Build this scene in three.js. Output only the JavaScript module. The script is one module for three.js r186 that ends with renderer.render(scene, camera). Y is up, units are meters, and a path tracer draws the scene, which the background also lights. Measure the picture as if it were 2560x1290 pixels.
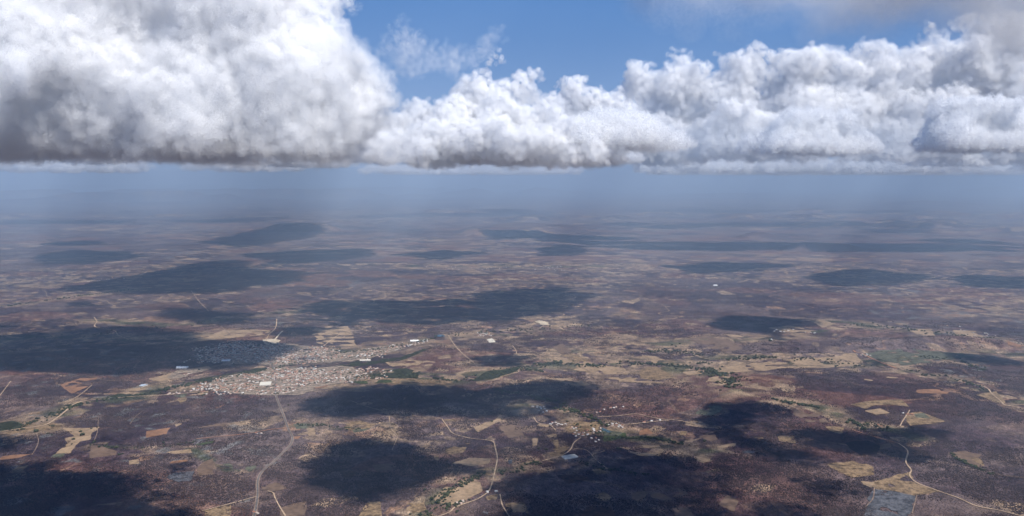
import * as THREE from 'three';

// ---------------------------------------------------------------- camera, sky, sun, exposure
const EYE = 1200, FOCAL = 2130, HORIZON = 445;            // metres above the plain; photo pixels
const PITCH = Math.atan((645 - HORIZON) / FOCAL);
const scene = new THREE.Scene();
const camera = new THREE.PerspectiveCamera(2 * Math.atan(645 / FOCAL) * 180 / Math.PI, 2560 / 1290, 1, 600000);
camera.position.set(0, EYE, 0);
camera.rotation.x = -PITCH;
const renderer = new THREE.WebGLRenderer();
renderer.toneMapping = THREE.LinearToneMapping;
renderer.toneMappingExposure = 1.42;
renderer.shadowMap.enabled = true;
const SUN_UP = 55 * Math.PI / 180, SUN_ROUND = 46 * Math.PI / 180;      // behind the camera, a little to the right
const SUN = new THREE.Vector3(Math.sin(SUN_ROUND) * Math.cos(SUN_UP), Math.sin(SUN_UP), Math.cos(SUN_ROUND) * Math.cos(SUN_UP));
const sun = new THREE.DirectionalLight(new THREE.Color(1, 0.965, 0.91), 5);
sun.position.copy(SUN).multiplyScalar(60000);
sun.target.position.set(0, 0, -9000);
sun.position.add(sun.target.position);
sun.castShadow = true;
sun.shadow.radius = 1.3;
Object.assign(sun.shadow.camera, { left: -30000, right: 30000, top: 30000, bottom: -30000, near: 100, far: 140000 });
scene.add(sun, sun.target);
scene.fog = new THREE.FogExp2(new THREE.Color(0.60, 0.77, 1.0), 5.0e-5);

// ---------------------------------------------------------------- noise
function mulberry(a) { return () => { a |= 0; a = a + 0x6D2B79F5 | 0; let t = Math.imul(a ^ a >>> 15, 1 | a); t = t + Math.imul(t ^ t >>> 7, 61 | t) ^ t; return ((t ^ t >>> 14) >>> 0) / 4294967296; }; }
const TAB = new Float32Array(65536); { const r = mulberry(77); for (let i = 0; i < 65536; i++) TAB[i] = r(); }
const hi = (x, y, z) => (Math.imul(x, 73856093) ^ Math.imul(y, 19349663) ^ Math.imul(z, 83492791)) & 65535;
const mixH = (k) => { k = Math.imul(k ^ (k >>> 7), 0x2c1b3c6d); return (k ^ (k >>> 12)) & 65535; };
const h3 = (x, y, z) => TAB[mixH(Math.imul(x, 374761393) + Math.imul(y, 668265263) + Math.imul(z, 1274126177) | 0)];
const fade = (t) => t * t * (3 - 2 * t);
function vn3(x, y, z) {
  const ix = Math.floor(x), iy = Math.floor(y), iz = Math.floor(z), u = fade(x - ix), v = fade(y - iy), w = fade(z - iz);
  const a = h3(ix, iy, iz), b = h3(ix + 1, iy, iz), c = h3(ix, iy + 1, iz), d = h3(ix + 1, iy + 1, iz);
  const e = h3(ix, iy, iz + 1), f = h3(ix + 1, iy, iz + 1), g = h3(ix, iy + 1, iz + 1), h = h3(ix + 1, iy + 1, iz + 1);
  const p = a + (b - a) * u, q = c + (d - c) * u, r = e + (f - e) * u, s = g + (h - g) * u, m = p + (q - p) * v, n = r + (s - r) * v;
  return m + (n - m) * w;
}
function vn2(x, z, seed) {
  const ix = Math.floor(x), iz = Math.floor(z), u = fade(x - ix), w = fade(z - iz);
  const a = h3(ix, seed, iz), b = h3(ix + 1, seed, iz), c = h3(ix, seed, iz + 1), d = h3(ix + 1, seed, iz + 1);
  const p = a + (b - a) * u, q = c + (d - c) * u;
  return p + (q - p) * w;
}
function fbm2(x, z, oct, seed) { let s = 0, a = 0.5, n = 0; for (let i = 0; i < oct; i++) { s += a * vn2(x, z, seed + i); n += a; a *= 0.5; const t = x * 1.62 + z * 1.18; z = z * 1.62 - x * 1.18; x = t; } return s / n; }
function fbm3(x, y, z, oct) { let s = 0, a = 0.5, n = 0; for (let i = 0; i < oct; i++) { s += a * vn3(x, y, z); n += a; a *= 0.5; x = x * 2.03 + 17.1; y = y * 2.03 + 5.3; z = z * 2.03 + 9.7; } return s / n; }
function worley(x, y, z) {                                   // distance to the nearest of scattered points
  const ix = Math.floor(x), iy = Math.floor(y), iz = Math.floor(z); let m = 9;
  for (let i = ix - 1; i <= ix + 1; i++) for (let j = iy - 1; j <= iy + 1; j++) for (let k = iz - 1; k <= iz + 1; k++) {
    const q = mixH(Math.imul(i, 374761393) + Math.imul(j, 668265263) + Math.imul(k, 1274126177) | 0);
    const dx = i + TAB[q] - x, dy = j + TAB[(q + 1013) & 65535] - y, dz = k + TAB[(q + 7919) & 65535] - z, d = dx * dx + dy * dy + dz * dz;
    if (d < m) m = d;
  }
  return Math.sqrt(m);
}
const clamp = (x, a = 0, b = 1) => x < a ? a : x > b ? b : x, smooth = (a, b, x) => { const t = clamp((x - a) / (b - a)); return t * t * (3 - 2 * t); }, lerp = (a, b, t) => a + (b - a) * t;

// ---------------------------------------------------------------- sky: blue air, paler low down
{
  const W = 2048, H = 1024, data = new Float32Array(W * H * 4);
  for (let j = 0; j < H; j++) {
    const up = ((j + 0.5) / H - 0.5) * Math.PI, e = Math.max(0, up * 180 / Math.PI);
    const t = 1 - Math.exp(-e / 6.5), d = 1 - Math.exp(-e / 40);
    for (let i = 0; i < W; i++) {
      const o = (j * W + i) * 4;
      const lo = [0.34, 0.44, 0.60], mid = [0.056, 0.19, 0.47], top = [0.02, 0.082, 0.27];
      for (let c = 0; c < 3; c++) data[o + c] = lerp(lerp(lo[c], mid[c], t), top[c], d * 0.8);
      data[o + 3] = 1;
    }
  }
  const t = new THREE.DataTexture(data, W, H, THREE.RGBAFormat, THREE.FloatType);
  t.mapping = THREE.EquirectangularReflectionMapping; t.magFilter = THREE.LinearFilter; t.needsUpdate = true;
  scene.background = t; scene.environment = t;
}

// ---------------------------------------------------------------- helpers
const cp = Math.cos(PITCH), sp = Math.sin(PITCH);
function ray(px, py) { const x = (px - 1280) / FOCAL, y = -(py - 645) / FOCAL; return [x, y * cp - sp, -(y * sp + cp)]; }
function at(px, py, d) { const r = ray(px, py), k = d / -r[2]; return [r[0] * k, EYE + r[1] * k, -d]; }      // the point d metres ahead that is seen there
function gp(px, py) { const r = ray(px, py), k = EYE / -r[1]; return [r[0] * k, r[2] * k]; }              // the point of the plain seen there
function tag(o, label, category, group, kind) { o.userData = {}; if (label) o.userData.label = label; if (category) o.userData.category = category; if (group) o.userData.group = group; if (kind) o.userData.kind = kind; return o; }

// ---------------------------------------------------------------- clouds
const puffMaterial = new THREE.MeshPhysicalMaterial({ name: 'vapour', color: new THREE.Color(0.955, 0.955, 0.96), roughness: 1, transmission: 0.58, thickness: 0, specularIntensity: 0, side: THREE.DoubleSide });
const coreMaterial = new THREE.MeshPhysicalMaterial({ name: 'dense vapour', color: new THREE.Color(0.98, 0.98, 0.98), roughness: 1, transmission: 0.45, thickness: 0, specularIntensity: 0, side: THREE.DoubleSide });

// lobes: [x, y, z, rx, ry, rz]; the field is metres inside the billowing surface (positive inside)
function cloudField(lobes, base, o) {
  const { a = [150, 75, 38], s = [520, 240, 115], warp = 90, blend = 60 } = o;
  return (x, y, z) => {
    const wx = x + (vn3(x / 340, y / 340, z / 340 + 7) - 0.5) * 2 * warp, wy = y + (vn3(x / 340 + 31, y / 340, z / 340) - 0.5) * 2 * warp, wz = z + (vn3(x / 340, y / 340 + 57, z / 340) - 0.5) * 2 * warp;
    let acc = 0, best = -1e9;
    for (const l of lobes) {
      const dx = (wx - l[0]) / l[3], dy = (wy - l[1]) / l[4], dz = (wz - l[2]) / l[5], r = Math.sqrt(dx * dx + dy * dy + dz * dz), d = (1 - r) * Math.min(l[3], l[4], l[5]);
      if (d > -500) acc += Math.exp(d / blend);
      if (d > best) best = d;
    }
    let d = acc > 0 ? Math.log(acc) * blend : best;
    if (d < -420) return d;
    if (d < 420) for (let i = 0; i < a.length; i++) { const k = s[i]; d += a[i] * (0.62 - worley(wx / k + i * 13.7, wy / k, wz / k + i * 5.1)) * 1.5; }
    return Math.min(d, (y - base - (fbm3(x / 300, 3, z / 300, 3) - 0.5) * (o.baseRough ?? 90)) * 0.9);
  };
}
function buildGrid(box, cell, field) {
  const [x0, y0, z0, x1, y1, z1] = box, nx = Math.ceil((x1 - x0) / cell) + 1, ny = Math.ceil((y1 - y0) / cell) + 1, nz = Math.ceil((z1 - z0) / cell) + 1, v = new Float32Array(nx * ny * nz);
  for (let k = 0, n = 0; k < nz; k++) for (let j = 0; j < ny; j++) for (let i = 0; i < nx; i++, n++) v[n] = field(x0 + i * cell, y0 + j * cell, z0 + k * cell);
  return { x0, y0, z0, cell, nx, ny, nz, v };
}
function sampleGrid(g, x, y, z) {
  const fx = (x - g.x0) / g.cell, fy = (y - g.y0) / g.cell, fz = (z - g.z0) / g.cell, i = Math.floor(fx), j = Math.floor(fy), k = Math.floor(fz);
  if (i < 0 || j < 0 || k < 0 || i >= g.nx - 1 || j >= g.ny - 1 || k >= g.nz - 1) return -1e3;
  const u = fx - i, v = fy - j, w = fz - k, n = (k * g.ny + j) * g.nx + i, V = g.v, Y = g.nx, Z = g.nx * g.ny;
  const a = V[n] + (V[n + 1] - V[n]) * u, b = V[n + Y] + (V[n + Y + 1] - V[n + Y]) * u, c = V[n + Z] + (V[n + Z + 1] - V[n + Z]) * u, d = V[n + Z + Y] + (V[n + Z + Y + 1] - V[n + Z + Y]) * u;
  const p = a + (b - a) * v, q = c + (d - c) * v;
  return p + (q - p) * w;
}
function surfaceNet(g, iso) {                               // naive surface nets, smooth normals from the field
  const { nx, ny, nz, v, cell } = g, Y = nx, Z = nx * ny, index = new Int32Array(nx * ny * nz).fill(-1), pos = [], nor = [], tri = [];
  const ED = [[0, 1], [2, 3], [4, 5], [6, 7], [0, 2], [1, 3], [4, 6], [5, 7], [0, 4], [1, 5], [2, 6], [3, 7]];
  const val = new Float32Array(8);
  for (let k = 0; k < nz - 1; k++) for (let j = 0; j < ny - 1; j++) for (let i = 0; i < nx - 1; i++) {
    const n = k * Z + j * Y + i; let m = 0;
    for (let c = 0; c < 8; c++) { val[c] = v[n + (c & 1) + (c & 2 ? Y : 0) + (c & 4 ? Z : 0)] - iso; if (val[c] > 0) m |= 1 << c; }
    if (m === 0 || m === 255) continue;
    let x = 0, y = 0, z = 0, q = 0;
    for (const [a, b] of ED) {
      if ((val[a] > 0) === (val[b] > 0)) continue;
      const t = val[a] / (val[a] - val[b]);
      x += (a & 1) + t * ((b & 1) - (a & 1)); y += ((a >> 1) & 1) + t * (((b >> 1) & 1) - ((a >> 1) & 1)); z += ((a >> 2) & 1) + t * (((b >> 2) & 1) - ((a >> 2) & 1)); q++;
    }
    index[n] = pos.length / 3;
    pos.push(g.x0 + (i + x / q) * cell, g.y0 + (j + y / q) * cell, g.z0 + (k + z / q) * cell);
    let gx = val[0] - val[1] + val[2] - val[3] + val[4] - val[5] + val[6] - val[7], gy = val[0] + val[1] - val[2] - val[3] + val[4] + val[5] - val[6] - val[7], gz = val[0] + val[1] + val[2] + val[3] - val[4] - val[5] - val[6] - val[7];
    const l = Math.hypot(gx, gy, gz) || 1; nor.push(gx / l, gy / l, gz / l);
  }
  const quad = (a, b, c, d, flip) => { if (a < 0 || b < 0 || c < 0 || d < 0) return; flip ? tri.push(a, c, b, a, d, c) : tri.push(a, b, c, a, c, d); };
  for (let k = 1; k < nz - 1; k++) for (let j = 1; j < ny - 1; j++) for (let i = 1; i < nx - 1; i++) {
    const n = k * Z + j * Y + i, s = v[n] > iso;
    if ((v[n + 1] > iso) !== s) quad(index[n - Y - Z], index[n - Z], index[n], index[n - Y], !s);
    if ((v[n + Y] > iso) !== s) quad(index[n - 1 - Z], index[n - 1], index[n], index[n - Z], !s);
    if ((v[n + Z] > iso) !== s) quad(index[n - 1 - Y], index[n - Y], index[n], index[n - 1], !s);
  }
  const geo = new THREE.BufferGeometry();
  geo.setAttribute('position', new THREE.Float32BufferAttribute(pos, 3));
  geo.setAttribute('normal', new THREE.Float32BufferAttribute(nor, 3));
  geo.setIndex(tri);
  return geo;
}
// a flake: a triangle of vapour turned to (nx, ny, nz)
function flakeInto(out, x, y, z, nx, ny, nz, size, turn) {
  let tx = -ny, ty = nx, tz = 0; if (Math.abs(nz) > 0.9) { tx = 0; ty = -nz; tz = ny; } const tl = Math.hypot(tx, ty, tz); tx /= tl; ty /= tl; tz /= tl;
  const bx = ny * tz - nz * ty, by = nz * tx - nx * tz, bz = nx * ty - ny * tx, r = size * 0.577;
  for (let q = 0; q < 3; q++) { const t = q * 2.0944 + turn, u = Math.cos(t) * r, w = Math.sin(t) * r; out.push(x + tx * u + bx * w, y + ty * u + by * w, z + tz * u + bz * w); }
}
function onSphere(rnd) { const a = rnd() * 6.2832, c = rnd() * 2 - 1, s = Math.sqrt(1 - c * c); return [s * Math.cos(a), c, s * Math.sin(a)]; }
// one tuft of flakes; most of them face its own y, which is turned to the outside of the cloud
function tuft(count, radius, flake, lean, seed) {
  const rnd = mulberry(seed), out = [];
  for (let i = 0; i < count; i++) {
    const p = onSphere(rnd), r = radius * Math.cbrt(rnd()), n = onSphere(rnd); n[1] += lean; const l = Math.hypot(...n) || 1;
    flakeInto(out, p[0] * r, p[1] * r, p[2] * r, n[0] / l, n[1] / l, n[2] / l, flake * (0.7 + 0.6 * rnd()), rnd() * 6.28);
  }
  return new THREE.BufferGeometry().setAttribute('position', new THREE.Float32BufferAttribute(out, 3));
}
// calls put(x, y, z, gx, gy, gz) at random places through the outer layer of the cloud, so that light enters and scatters as in vapour
function scatter(g, o, perVolume, rnd, put) {
  const { depth, fringe, cull = -0.25, wisp = 28, wispSize = 55, full = 25 } = o, lim = depth + 25, perCell = g.cell ** 3 * perVolume, Y = g.nx, Z = g.nx * g.ny;
  for (let k = 1; k < g.nz - 2; k++) for (let j = 1; j < g.ny - 2; j++) for (let i = 1; i < g.nx - 2; i++) {
    const n = (k * g.ny + j) * g.nx + i, c = g.v[n + Z + Y + 1], c0 = g.v[n];
    if (Math.max(c, c0) < -fringe - g.cell || Math.min(c, c0) > lim + g.cell) continue;
    const X = g.x0 + i * g.cell, Yw = g.y0 + j * g.cell, Zw = g.z0 + k * g.cell;
    let gx = g.v[n - 1] - g.v[n + 2], gy = g.v[n - Y] - g.v[n + 2 * Y], gz = g.v[n - Z] - g.v[n + 2 * Z]; const gl = Math.hypot(gx, gy, gz) || 1; gx /= gl; gy /= gl; gz /= gl;
    if (cull > -1 && (gx * -X + gy * (EYE - Yw) + gz * -Zw) / Math.hypot(X, Yw - EYE, Zw) < cull) continue;
    let m = Math.floor(perCell) + (rnd() < perCell % 1 ? 1 : 0);
    for (; m > 0; m--) {
      const x = X + rnd() * g.cell, y = Yw + rnd() * g.cell, z = Zw + rnd() * g.cell;
      const d = sampleGrid(g, x, y, z) + (fbm3(x / wispSize, y / wispSize, z / wispSize, 3) - 0.5) * 2.2 * wisp;
      if (d > lim || rnd() > smooth(-fringe, full, d)) continue;
      put(x, y, z, gx, gy, gz);
    }
  }
}
const TIMING = true;
let flakes = 0, tufts = 0;
function finishCloud(root, g, o, label, t0) {
  const rnd = mulberry(o.seed ?? 5), area = o.flake * o.flake * 0.433 * 1.03, per = 1 / (0.5 * area * o.free);
  const add = (mesh, name, kind) => { mesh.name = name; if (kind) mesh.userData.kind = kind; mesh.castShadow = mesh.receiveShadow = true; root.add(mesh); };
  if (!o.noCore) add(new THREE.Mesh(surfaceNet(g, o.depth), coreMaterial), 'cloud_core');
  if (o.tuft) {
    const [count, radius] = o.tuft, place = [];
    scatter(g, o, per / count, rnd, (...p) => place.push(p));
    const im = new THREE.InstancedMesh(tuft(count, radius, o.flake, o.lean ?? 0.7, o.seed ?? 3), puffMaterial, place.length), m = new THREE.Matrix4(), q = new THREE.Quaternion(), spin = new THREE.Quaternion(), up = new THREE.Vector3(0, 1, 0), one = new THREE.Vector3(1, 1, 1);
    place.forEach((p, i) => { q.setFromUnitVectors(up, new THREE.Vector3(p[3], p[4], p[5])); q.multiply(spin.setFromAxisAngle(up, rnd() * 6.28)); im.setMatrixAt(i, m.compose(new THREE.Vector3(p[0], p[1], p[2]), q, one)); });
    add(im, 'vapour_tuft', 'stuff'); tufts += place.length;
  } else {
    const out = [], lean = o.lean ?? 0;
    scatter(g, o, per, rnd, (x, y, z, gx, gy, gz) => { const n = onSphere(rnd); n[0] += gx * lean; n[1] += gy * lean; n[2] += gz * lean; const l = Math.hypot(...n) || 1; flakeInto(out, x, y, z, n[0] / l, n[1] / l, n[2] / l, o.flake * (0.7 + 0.6 * rnd()), rnd() * 6.28); });
    add(new THREE.Mesh(new THREE.BufferGeometry().setAttribute('position', new THREE.BufferAttribute(new Float32Array(out), 3)), puffMaterial), 'vapour', 'stuff');
    flakes += out.length / 9;
  }
  if (TIMING) console.log(label.slice(0, 34), Date.now() - t0, 'ms', g.v.length, root.children.map((c) => c.isInstancedMesh ? c.count : (c.geometry.index ?? c.geometry.attributes.position).count / 3).join(' '));
}

function cloud(label, lobes, base, o) {
  const t0 = Date.now(), root = new THREE.Group(); root.name = o.name ?? 'cloud'; scene.add(root);
  tag(root, label, 'cloud', o.group);
  const b = [1e9, 1e9, 1e9, -1e9, -1e9, -1e9], pad = o.pad ?? 230;
  for (const l of lobes) for (let c = 0; c < 3; c++) { b[c] = Math.min(b[c], l[c] - l[c + 3] - pad); b[c + 3] = Math.max(b[c + 3], l[c] + l[c + 3] + pad); }
  b[1] = Math.max(b[1], base - 120);
  finishCloud(root, buildGrid(b, o.cell, cloudField(lobes, base, o)), o, label, t0);
  return root;
}
const L = (px, py, d, rpx, ry = rpx, rz = rpx) => { const p = at(px, py, d), k = d / FOCAL; return [...p, rpx * k, ry * k, rz * k]; };   // a lobe seen at a pixel of the photo

cloud('huge cumulus cloud filling the upper left, grey below and white on top', [
  L(-170, 110, 4900, 330, 210, 180), L(150, 60, 4950, 230, 160, 150), L(420, 55, 5000, 230, 160, 140), L(605, 70, 5050, 145, 150, 115), L(700, 170, 5100, 145, 125, 115), L(830, 240, 5250, 115, 84, 75),
  L(540, 215, 4950, 230, 140, 115), L(130, 110, 4850, 170, 170), L(330, 245, 4750, 300, 108, 150), L(0, 215, 4700, 300, 130, 150), L(610, 318, 5050, 130, 60, 90), L(440, 110, 5000, 125, 140), L(240, 362, 5450, 400, 42, 200), L(-100, 350, 5350, 330, 52, 220), L(70, 290, 4750, 190, 95, 200),
], 1330, { cell: 24, flake: 2.4, free: 60, depth: 110, fringe: 34, seed: 11, tuft: [340, 30], full: 36, lean: 1.7, wisp: 24, baseRough: 150, warp: 110, a: [190, 66, 24], s: [620, 260, 120] });
cloud('tall white cumulus cloud in the middle with grey lower slopes', [
  L(1190, 262, 7300, 66, 72), L(1272, 272, 7300, 62, 64), L(1130, 300, 7150, 54, 64), L(1045, 292, 7350, 46, 46), L(1005, 338, 7200, 42, 40), L(960, 368, 7000, 42, 30), L(1340, 308, 7350, 48, 60),
  L(1225, 352, 6800, 105, 56, 110), L(1090, 376, 6800, 95, 38, 100), L(1330, 366, 6850, 105, 44, 100), L(1425, 390, 6950, 70, 30), L(1250, 305, 6950, 62, 54),
], 1308, { cell: 24, flake: 3.2, free: 50, depth: 90, fringe: 14, lean: 2, wisp: 14, seed: 12, a: [150, 100, 46], s: [400, 200, 100], warp: 70, blend: 32, tuft: [250, 24], full: 15, baseRough: 120 });
const far = (list, k) => list.map(([px, py, d, ...r]) => L(px, py, d * k, ...r));
cloud('bright white cumulus cloud standing behind between the middle and right clouds', far([
  [1425, 295, 9800, 56, 66, 46], [1520, 290, 9800, 58, 56, 46], [1590, 330, 9700, 80, 70, 46], [1480, 360, 9600, 110, 52, 46], [1650, 380, 9500, 80, 38, 46],
], 1.7), 1440, { cell: 52, flake: 8, free: 95, depth: 150, fringe: 26, seed: 14, a: [230, 140, 76], s: [720, 350, 180], warp: 150, tuft: [200, 50], pad: 300, lean: 1.8, wisp: 22, wispSize: 75, full: 24 });
cloud('long white cumulus bank on the right with soft grey base', far([
  [1660, 272, 9300, 70, 75, 46], [1740, 255, 9200, 75, 80, 46], [1830, 245, 9100, 85, 88, 46], [1930, 258, 9000, 80, 85, 46], [2020, 245, 8950, 80, 92, 46], [2120, 235, 8900, 95, 98, 46], [2240, 220, 8800, 105, 102, 46], [2350, 205, 8700, 95, 102, 46], [2450, 195, 8600, 105, 103, 46], [2570, 190, 8600, 130, 108, 46], [2720, 190, 8600, 130, 108, 46],
  [1760, 345, 8800, 110, 55, 55], [1930, 345, 8600, 130, 62, 55], [2140, 335, 8500, 150, 74, 55], [2370, 325, 8400, 180, 84, 55], [2600, 315, 8400, 160, 95, 55],
], 1.6), 1463, { cell: 48, flake: 7, free: 90, depth: 150, fringe: 50, seed: 13, tuft: [180, 52], warp: 175, a: [250, 95, 36], s: [830, 380, 185], pad: 300, lean: 1.7, wisp: 34, wispSize: 75, full: 50, baseRough: 200 });
cloud('small white puff of cloud under the edge of the huge left cloud', [L(820, 365, 11500, 20, 24), L(848, 392, 11500, 26, 14), L(790, 398, 11500, 36, 16), L(735, 325, 10500, 30, 10), L(770, 385, 11000, 20, 20)], 1340,
  { cell: 30, flake: 9, free: 60, depth: 900, noCore: true, fringe: 16, seed: 15, a: [90, 60, 30], s: [260, 140, 80], warp: 60, blend: 30, lean: 0.8, cull: -2 });
cloud('thin grey wisp of cloud in the blue gap above the middle cloud', [L(1005, 125, 7000, 40, 36, 30), L(998, 80, 7000, 14, 24, 16), L(1085, 140, 7000, 50, 16, 30), L(1160, 128, 7000, 42, 28, 34), L(1210, 122, 7000, 24, 24, 26), L(905, 130, 6500, 10, 14, 12)], 1900,
  { cell: 22, flake: 1.5, free: 380, depth: 900, noCore: true, fringe: 40, seed: 16, a: [80, 60, 40], s: [300, 150, 80], warp: 90, blend: 24, wisp: 55, wispSize: 80, full: 120, cull: -2, tuft: [150, 26], lean: 0 });
// the low far cumulus along the horizon stand in the haze
{
  const rnd = mulberry(21), rows = [[-20, 400, 2, 22000, 416], [480, 760, 2, 24000, 417], [900, 1500, 2, 27000, 426], [1600, 2600, 9, 21000, 422], [1640, 2580, 6, 30000, 430]];
  const where = ['under the left cloud', 'right of the first strip', 'below the middle cloud', 'below the right bank', 'farthest on the right'];
  rows.forEach(([x0, x1, n, d, y], r) => {
    const lobes = [];
    for (let i = 0; i < n * 2; i++) { const dd = d * (0.94 + 0.12 * rnd()); lobes.push(L(lerp(x0, x1, (i + rnd() * 0.8) / (n * 2)), y - rnd() * 10, dd, Math.min(80, (x1 - x0) / n * (0.2 + 0.25 * rnd())), 3 + rnd() * rnd() * (r < 3 ? 7 : 15), 30)); }
    cloud('low strip of far pale cumulus along the horizon, ' + where[r], lobes, 1345, { name: 'cumulus', cell: 55, flake: 18, free: 110, depth: 900, noCore: true, fringe: 30, seed: 30 + r, cull: -2, tuft: [40, 60], lean: 0.4, a: [110, 70], s: [420, 210], warp: 80, pad: 160 });
  });
}

cloud('soft grey cloud veil hanging across the top right corner', [L(1850, -80, 2700, 200, 36, 150), L(2050, -62, 2700, 230, 56, 170), L(2250, -50, 2750, 240, 66, 180), L(2450, -40, 2700, 250, 76, 180), L(2680, -30, 2700, 220, 80, 180)], 1600,
  { cell: 26, flake: 0.5, free: 190, depth: 900, noCore: true, fringe: 50, seed: 18, a: [70, 40, 20], s: [360, 170, 90], warp: 110, blend: 50, wisp: 50, wispSize: 110, full: 170, cull: -2, pad: 120, tuft: [6000, 60], lean: 0 });

// clouds that shade the plain: their outline is a patch of shade in the photograph, carried up towards the sun
function inPolygon(poly, x, z) {                             // signed distance, positive inside
  let best = 1e18, inside = false;
  for (let i = 0, j = poly.length - 1; i < poly.length; j = i++) {
    const [ax, az] = poly[j], [bx, bz] = poly[i], ex = bx - ax, ez = bz - az, t = clamp(((x - ax) * ex + (z - az) * ez) / (ex * ex + ez * ez)), dx = x - ax - ex * t, dz = z - az - ez * t, d = dx * dx + dz * dz;
    if (d < best) best = d;
    if ((az > z) !== (bz > z) && x < ex * (z - az) / ez + ax) inside = !inside;
  }
  return (inside ? 1 : -1) * Math.sqrt(best);
}
function shadeCloud(label, patches, high, o = {}) {
  const t0 = Date.now(), k = high / SUN.y, polys = patches.map((p) => p.map(([px, py]) => { const q = o.flat ? [px, py] : gp(px, py); return [q[0] + SUN.x * k, q[1] + SUN.z * k]; }));
  const root = new THREE.Group(); root.name = 'cloud'; scene.add(root); tag(root, label, 'cloud', 'clouds over the plain above the frame');
  const far = -polys[0][0][1], cell = o.cell ?? 42, thick = o.thick ?? 230, b = [1e9, high - 110, 1e9, -1e9, high + thick + 110, -1e9];
  for (const p of polys) for (const [x, z] of p) { b[0] = Math.min(b[0], x - 220); b[3] = Math.max(b[3], x + 220); b[2] = Math.min(b[2], z - 220); b[5] = Math.max(b[5], z + 220); }
  const ragged = o.ragged ?? 1, g = buildGrid(b, cell, (x, y, z) => {
    let d = -1e9; for (const p of polys) d = Math.max(d, inPolygon(p, x, z));
    d += ((fbm3(x / 330, y / 330, z / 330, 4) - 0.5) * 400 + (0.6 - worley(x / 190, y / 190, z / 190)) * 70) * ragged;
    return Math.min(d, (y - high) * 1.2 + 10, (high + 40 + clamp(d, 0, 300) * thick / 300 - y) * 0.8);
  });
  finishCloud(root, g, { depth: 900, noCore: true, fringe: 30, full: 50, wisp: 30, wispSize: 110, cull: -2, flake: o.flake ?? 24, free: o.free ?? 34, tuft: o.tuft, lean: o.lean, seed: o.seed ?? 3 }, label, t0);
  return [far, polys];
}
const HIGH = 'cloud above the frame shading ';
shadeCloud(HIGH + 'the bottom left corner of the plain', [[[-120, 1150], [60, 1158], [125, 1158], [180, 1190], [330, 1192], [400, 1205], [440, 1235], [490, 1290], [560, 1380], [-150, 1380]]], 1880, { seed: 41, ragged: 1.5 });
shadeCloud(HIGH + 'the round dark patch below the town', [[[795, 1145], [860, 1110], [930, 1097], [1010, 1105], [1065, 1125], [1085, 1160], [1185, 1165], [1190, 1180], [1080, 1195], [1000, 1240], [930, 1255], [840, 1242], [775, 1225], [800, 1195], [790, 1170]]], 2180, { seed: 42, ragged: 1.25 });
shadeCloud(HIGH + 'the ground right of the highway south of the town', [[[735, 1035], [770, 1005], [860, 985], [960, 968], [1050, 962], [1150, 962], [1230, 965], [1330, 955], [1380, 990], [1300, 1040], [1180, 1052], [1080, 1050], [1060, 1072], [960, 1078], [930, 1058], [840, 1060]], [[1285, 960], [1380, 945], [1470, 965], [1500, 990], [1470, 1025], [1380, 1040], [1240, 1050], [1215, 1030], [1330, 1000]]], 2330, { seed: 43, ragged: 1.25 });
shadeCloud(HIGH + 'the ground at the bottom right of the middle', [[[1260, 1225], [1310, 1195], [1420, 1165], [1500, 1140], [1580, 1140], [1680, 1165], [1790, 1170], [1850, 1120], [1840, 1090], [1930, 1100], [1960, 1135], [2080, 1150], [2000, 1165], [1900, 1170], [1880, 1215], [1840, 1260], [1900, 1300], [1900, 1400], [1240, 1400]], [[1955, 1195], [2040, 1205], [2150, 1240], [2170, 1275], [2060, 1268], [1980, 1230]], [[1900, 1240], [2000, 1250], [2080, 1300], [2000, 1360], [1900, 1340]]], 1980, { seed: 44, ragged: 1.25, free: 60 });
shadeCloud(HIGH + 'the slopes left of the winding dirt road', [[[1790, 1010], [1880, 1005], [1970, 1020], [1990, 1040], [1930, 1062], [1850, 1070], [1790, 1050]], [[1920, 1065], [2050, 1065], [2110, 1085], [2230, 1112], [2300, 1140], [2290, 1150], [2180, 1130], [2080, 1120], [1960, 1095]], [[2190, 1080], [2290, 1072], [2390, 1080], [2400, 1095], [2330, 1112], [2240, 1100]]], 1990, { seed: 45, ragged: 1.3 });
shadeCloud(HIGH + 'a small patch at the left edge', [[[-120, 1085], [30, 1088], [58, 1105], [40, 1125], [-120, 1130]], [[225, 1150], [260, 1155], [240, 1170]], [[410, 1165], [490, 1150], [490, 1180], [430, 1195]]], 2060, { seed: 46 });
shadeCloud(HIGH + 'two small patches east of the town', [[[1190, 895], [1250, 888], [1340, 892], [1345, 905], [1280, 918], [1210, 910]]], 2420, { seed: 47, ragged: 0.6 });
shadeCloud(HIGH + 'a small patch by the straight red road', [[[2160, 903], [2205, 902], [2222, 925], [2180, 930]], [[2380, 885], [2480, 893], [2580, 905], [2600, 918], [2500, 920], [2400, 905]]], 2430, { seed: 48, ragged: 0.6 });
shadeCloud(HIGH + 'the farmland right of the middle', [[[1760, 815], [1830, 795], [1920, 792], [2030, 802], [2035, 818], [1960, 832], [1990, 855], [1940, 862], [1900, 838], [1800, 832]]], 2700, { seed: 49, ragged: 0.7 });
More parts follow.
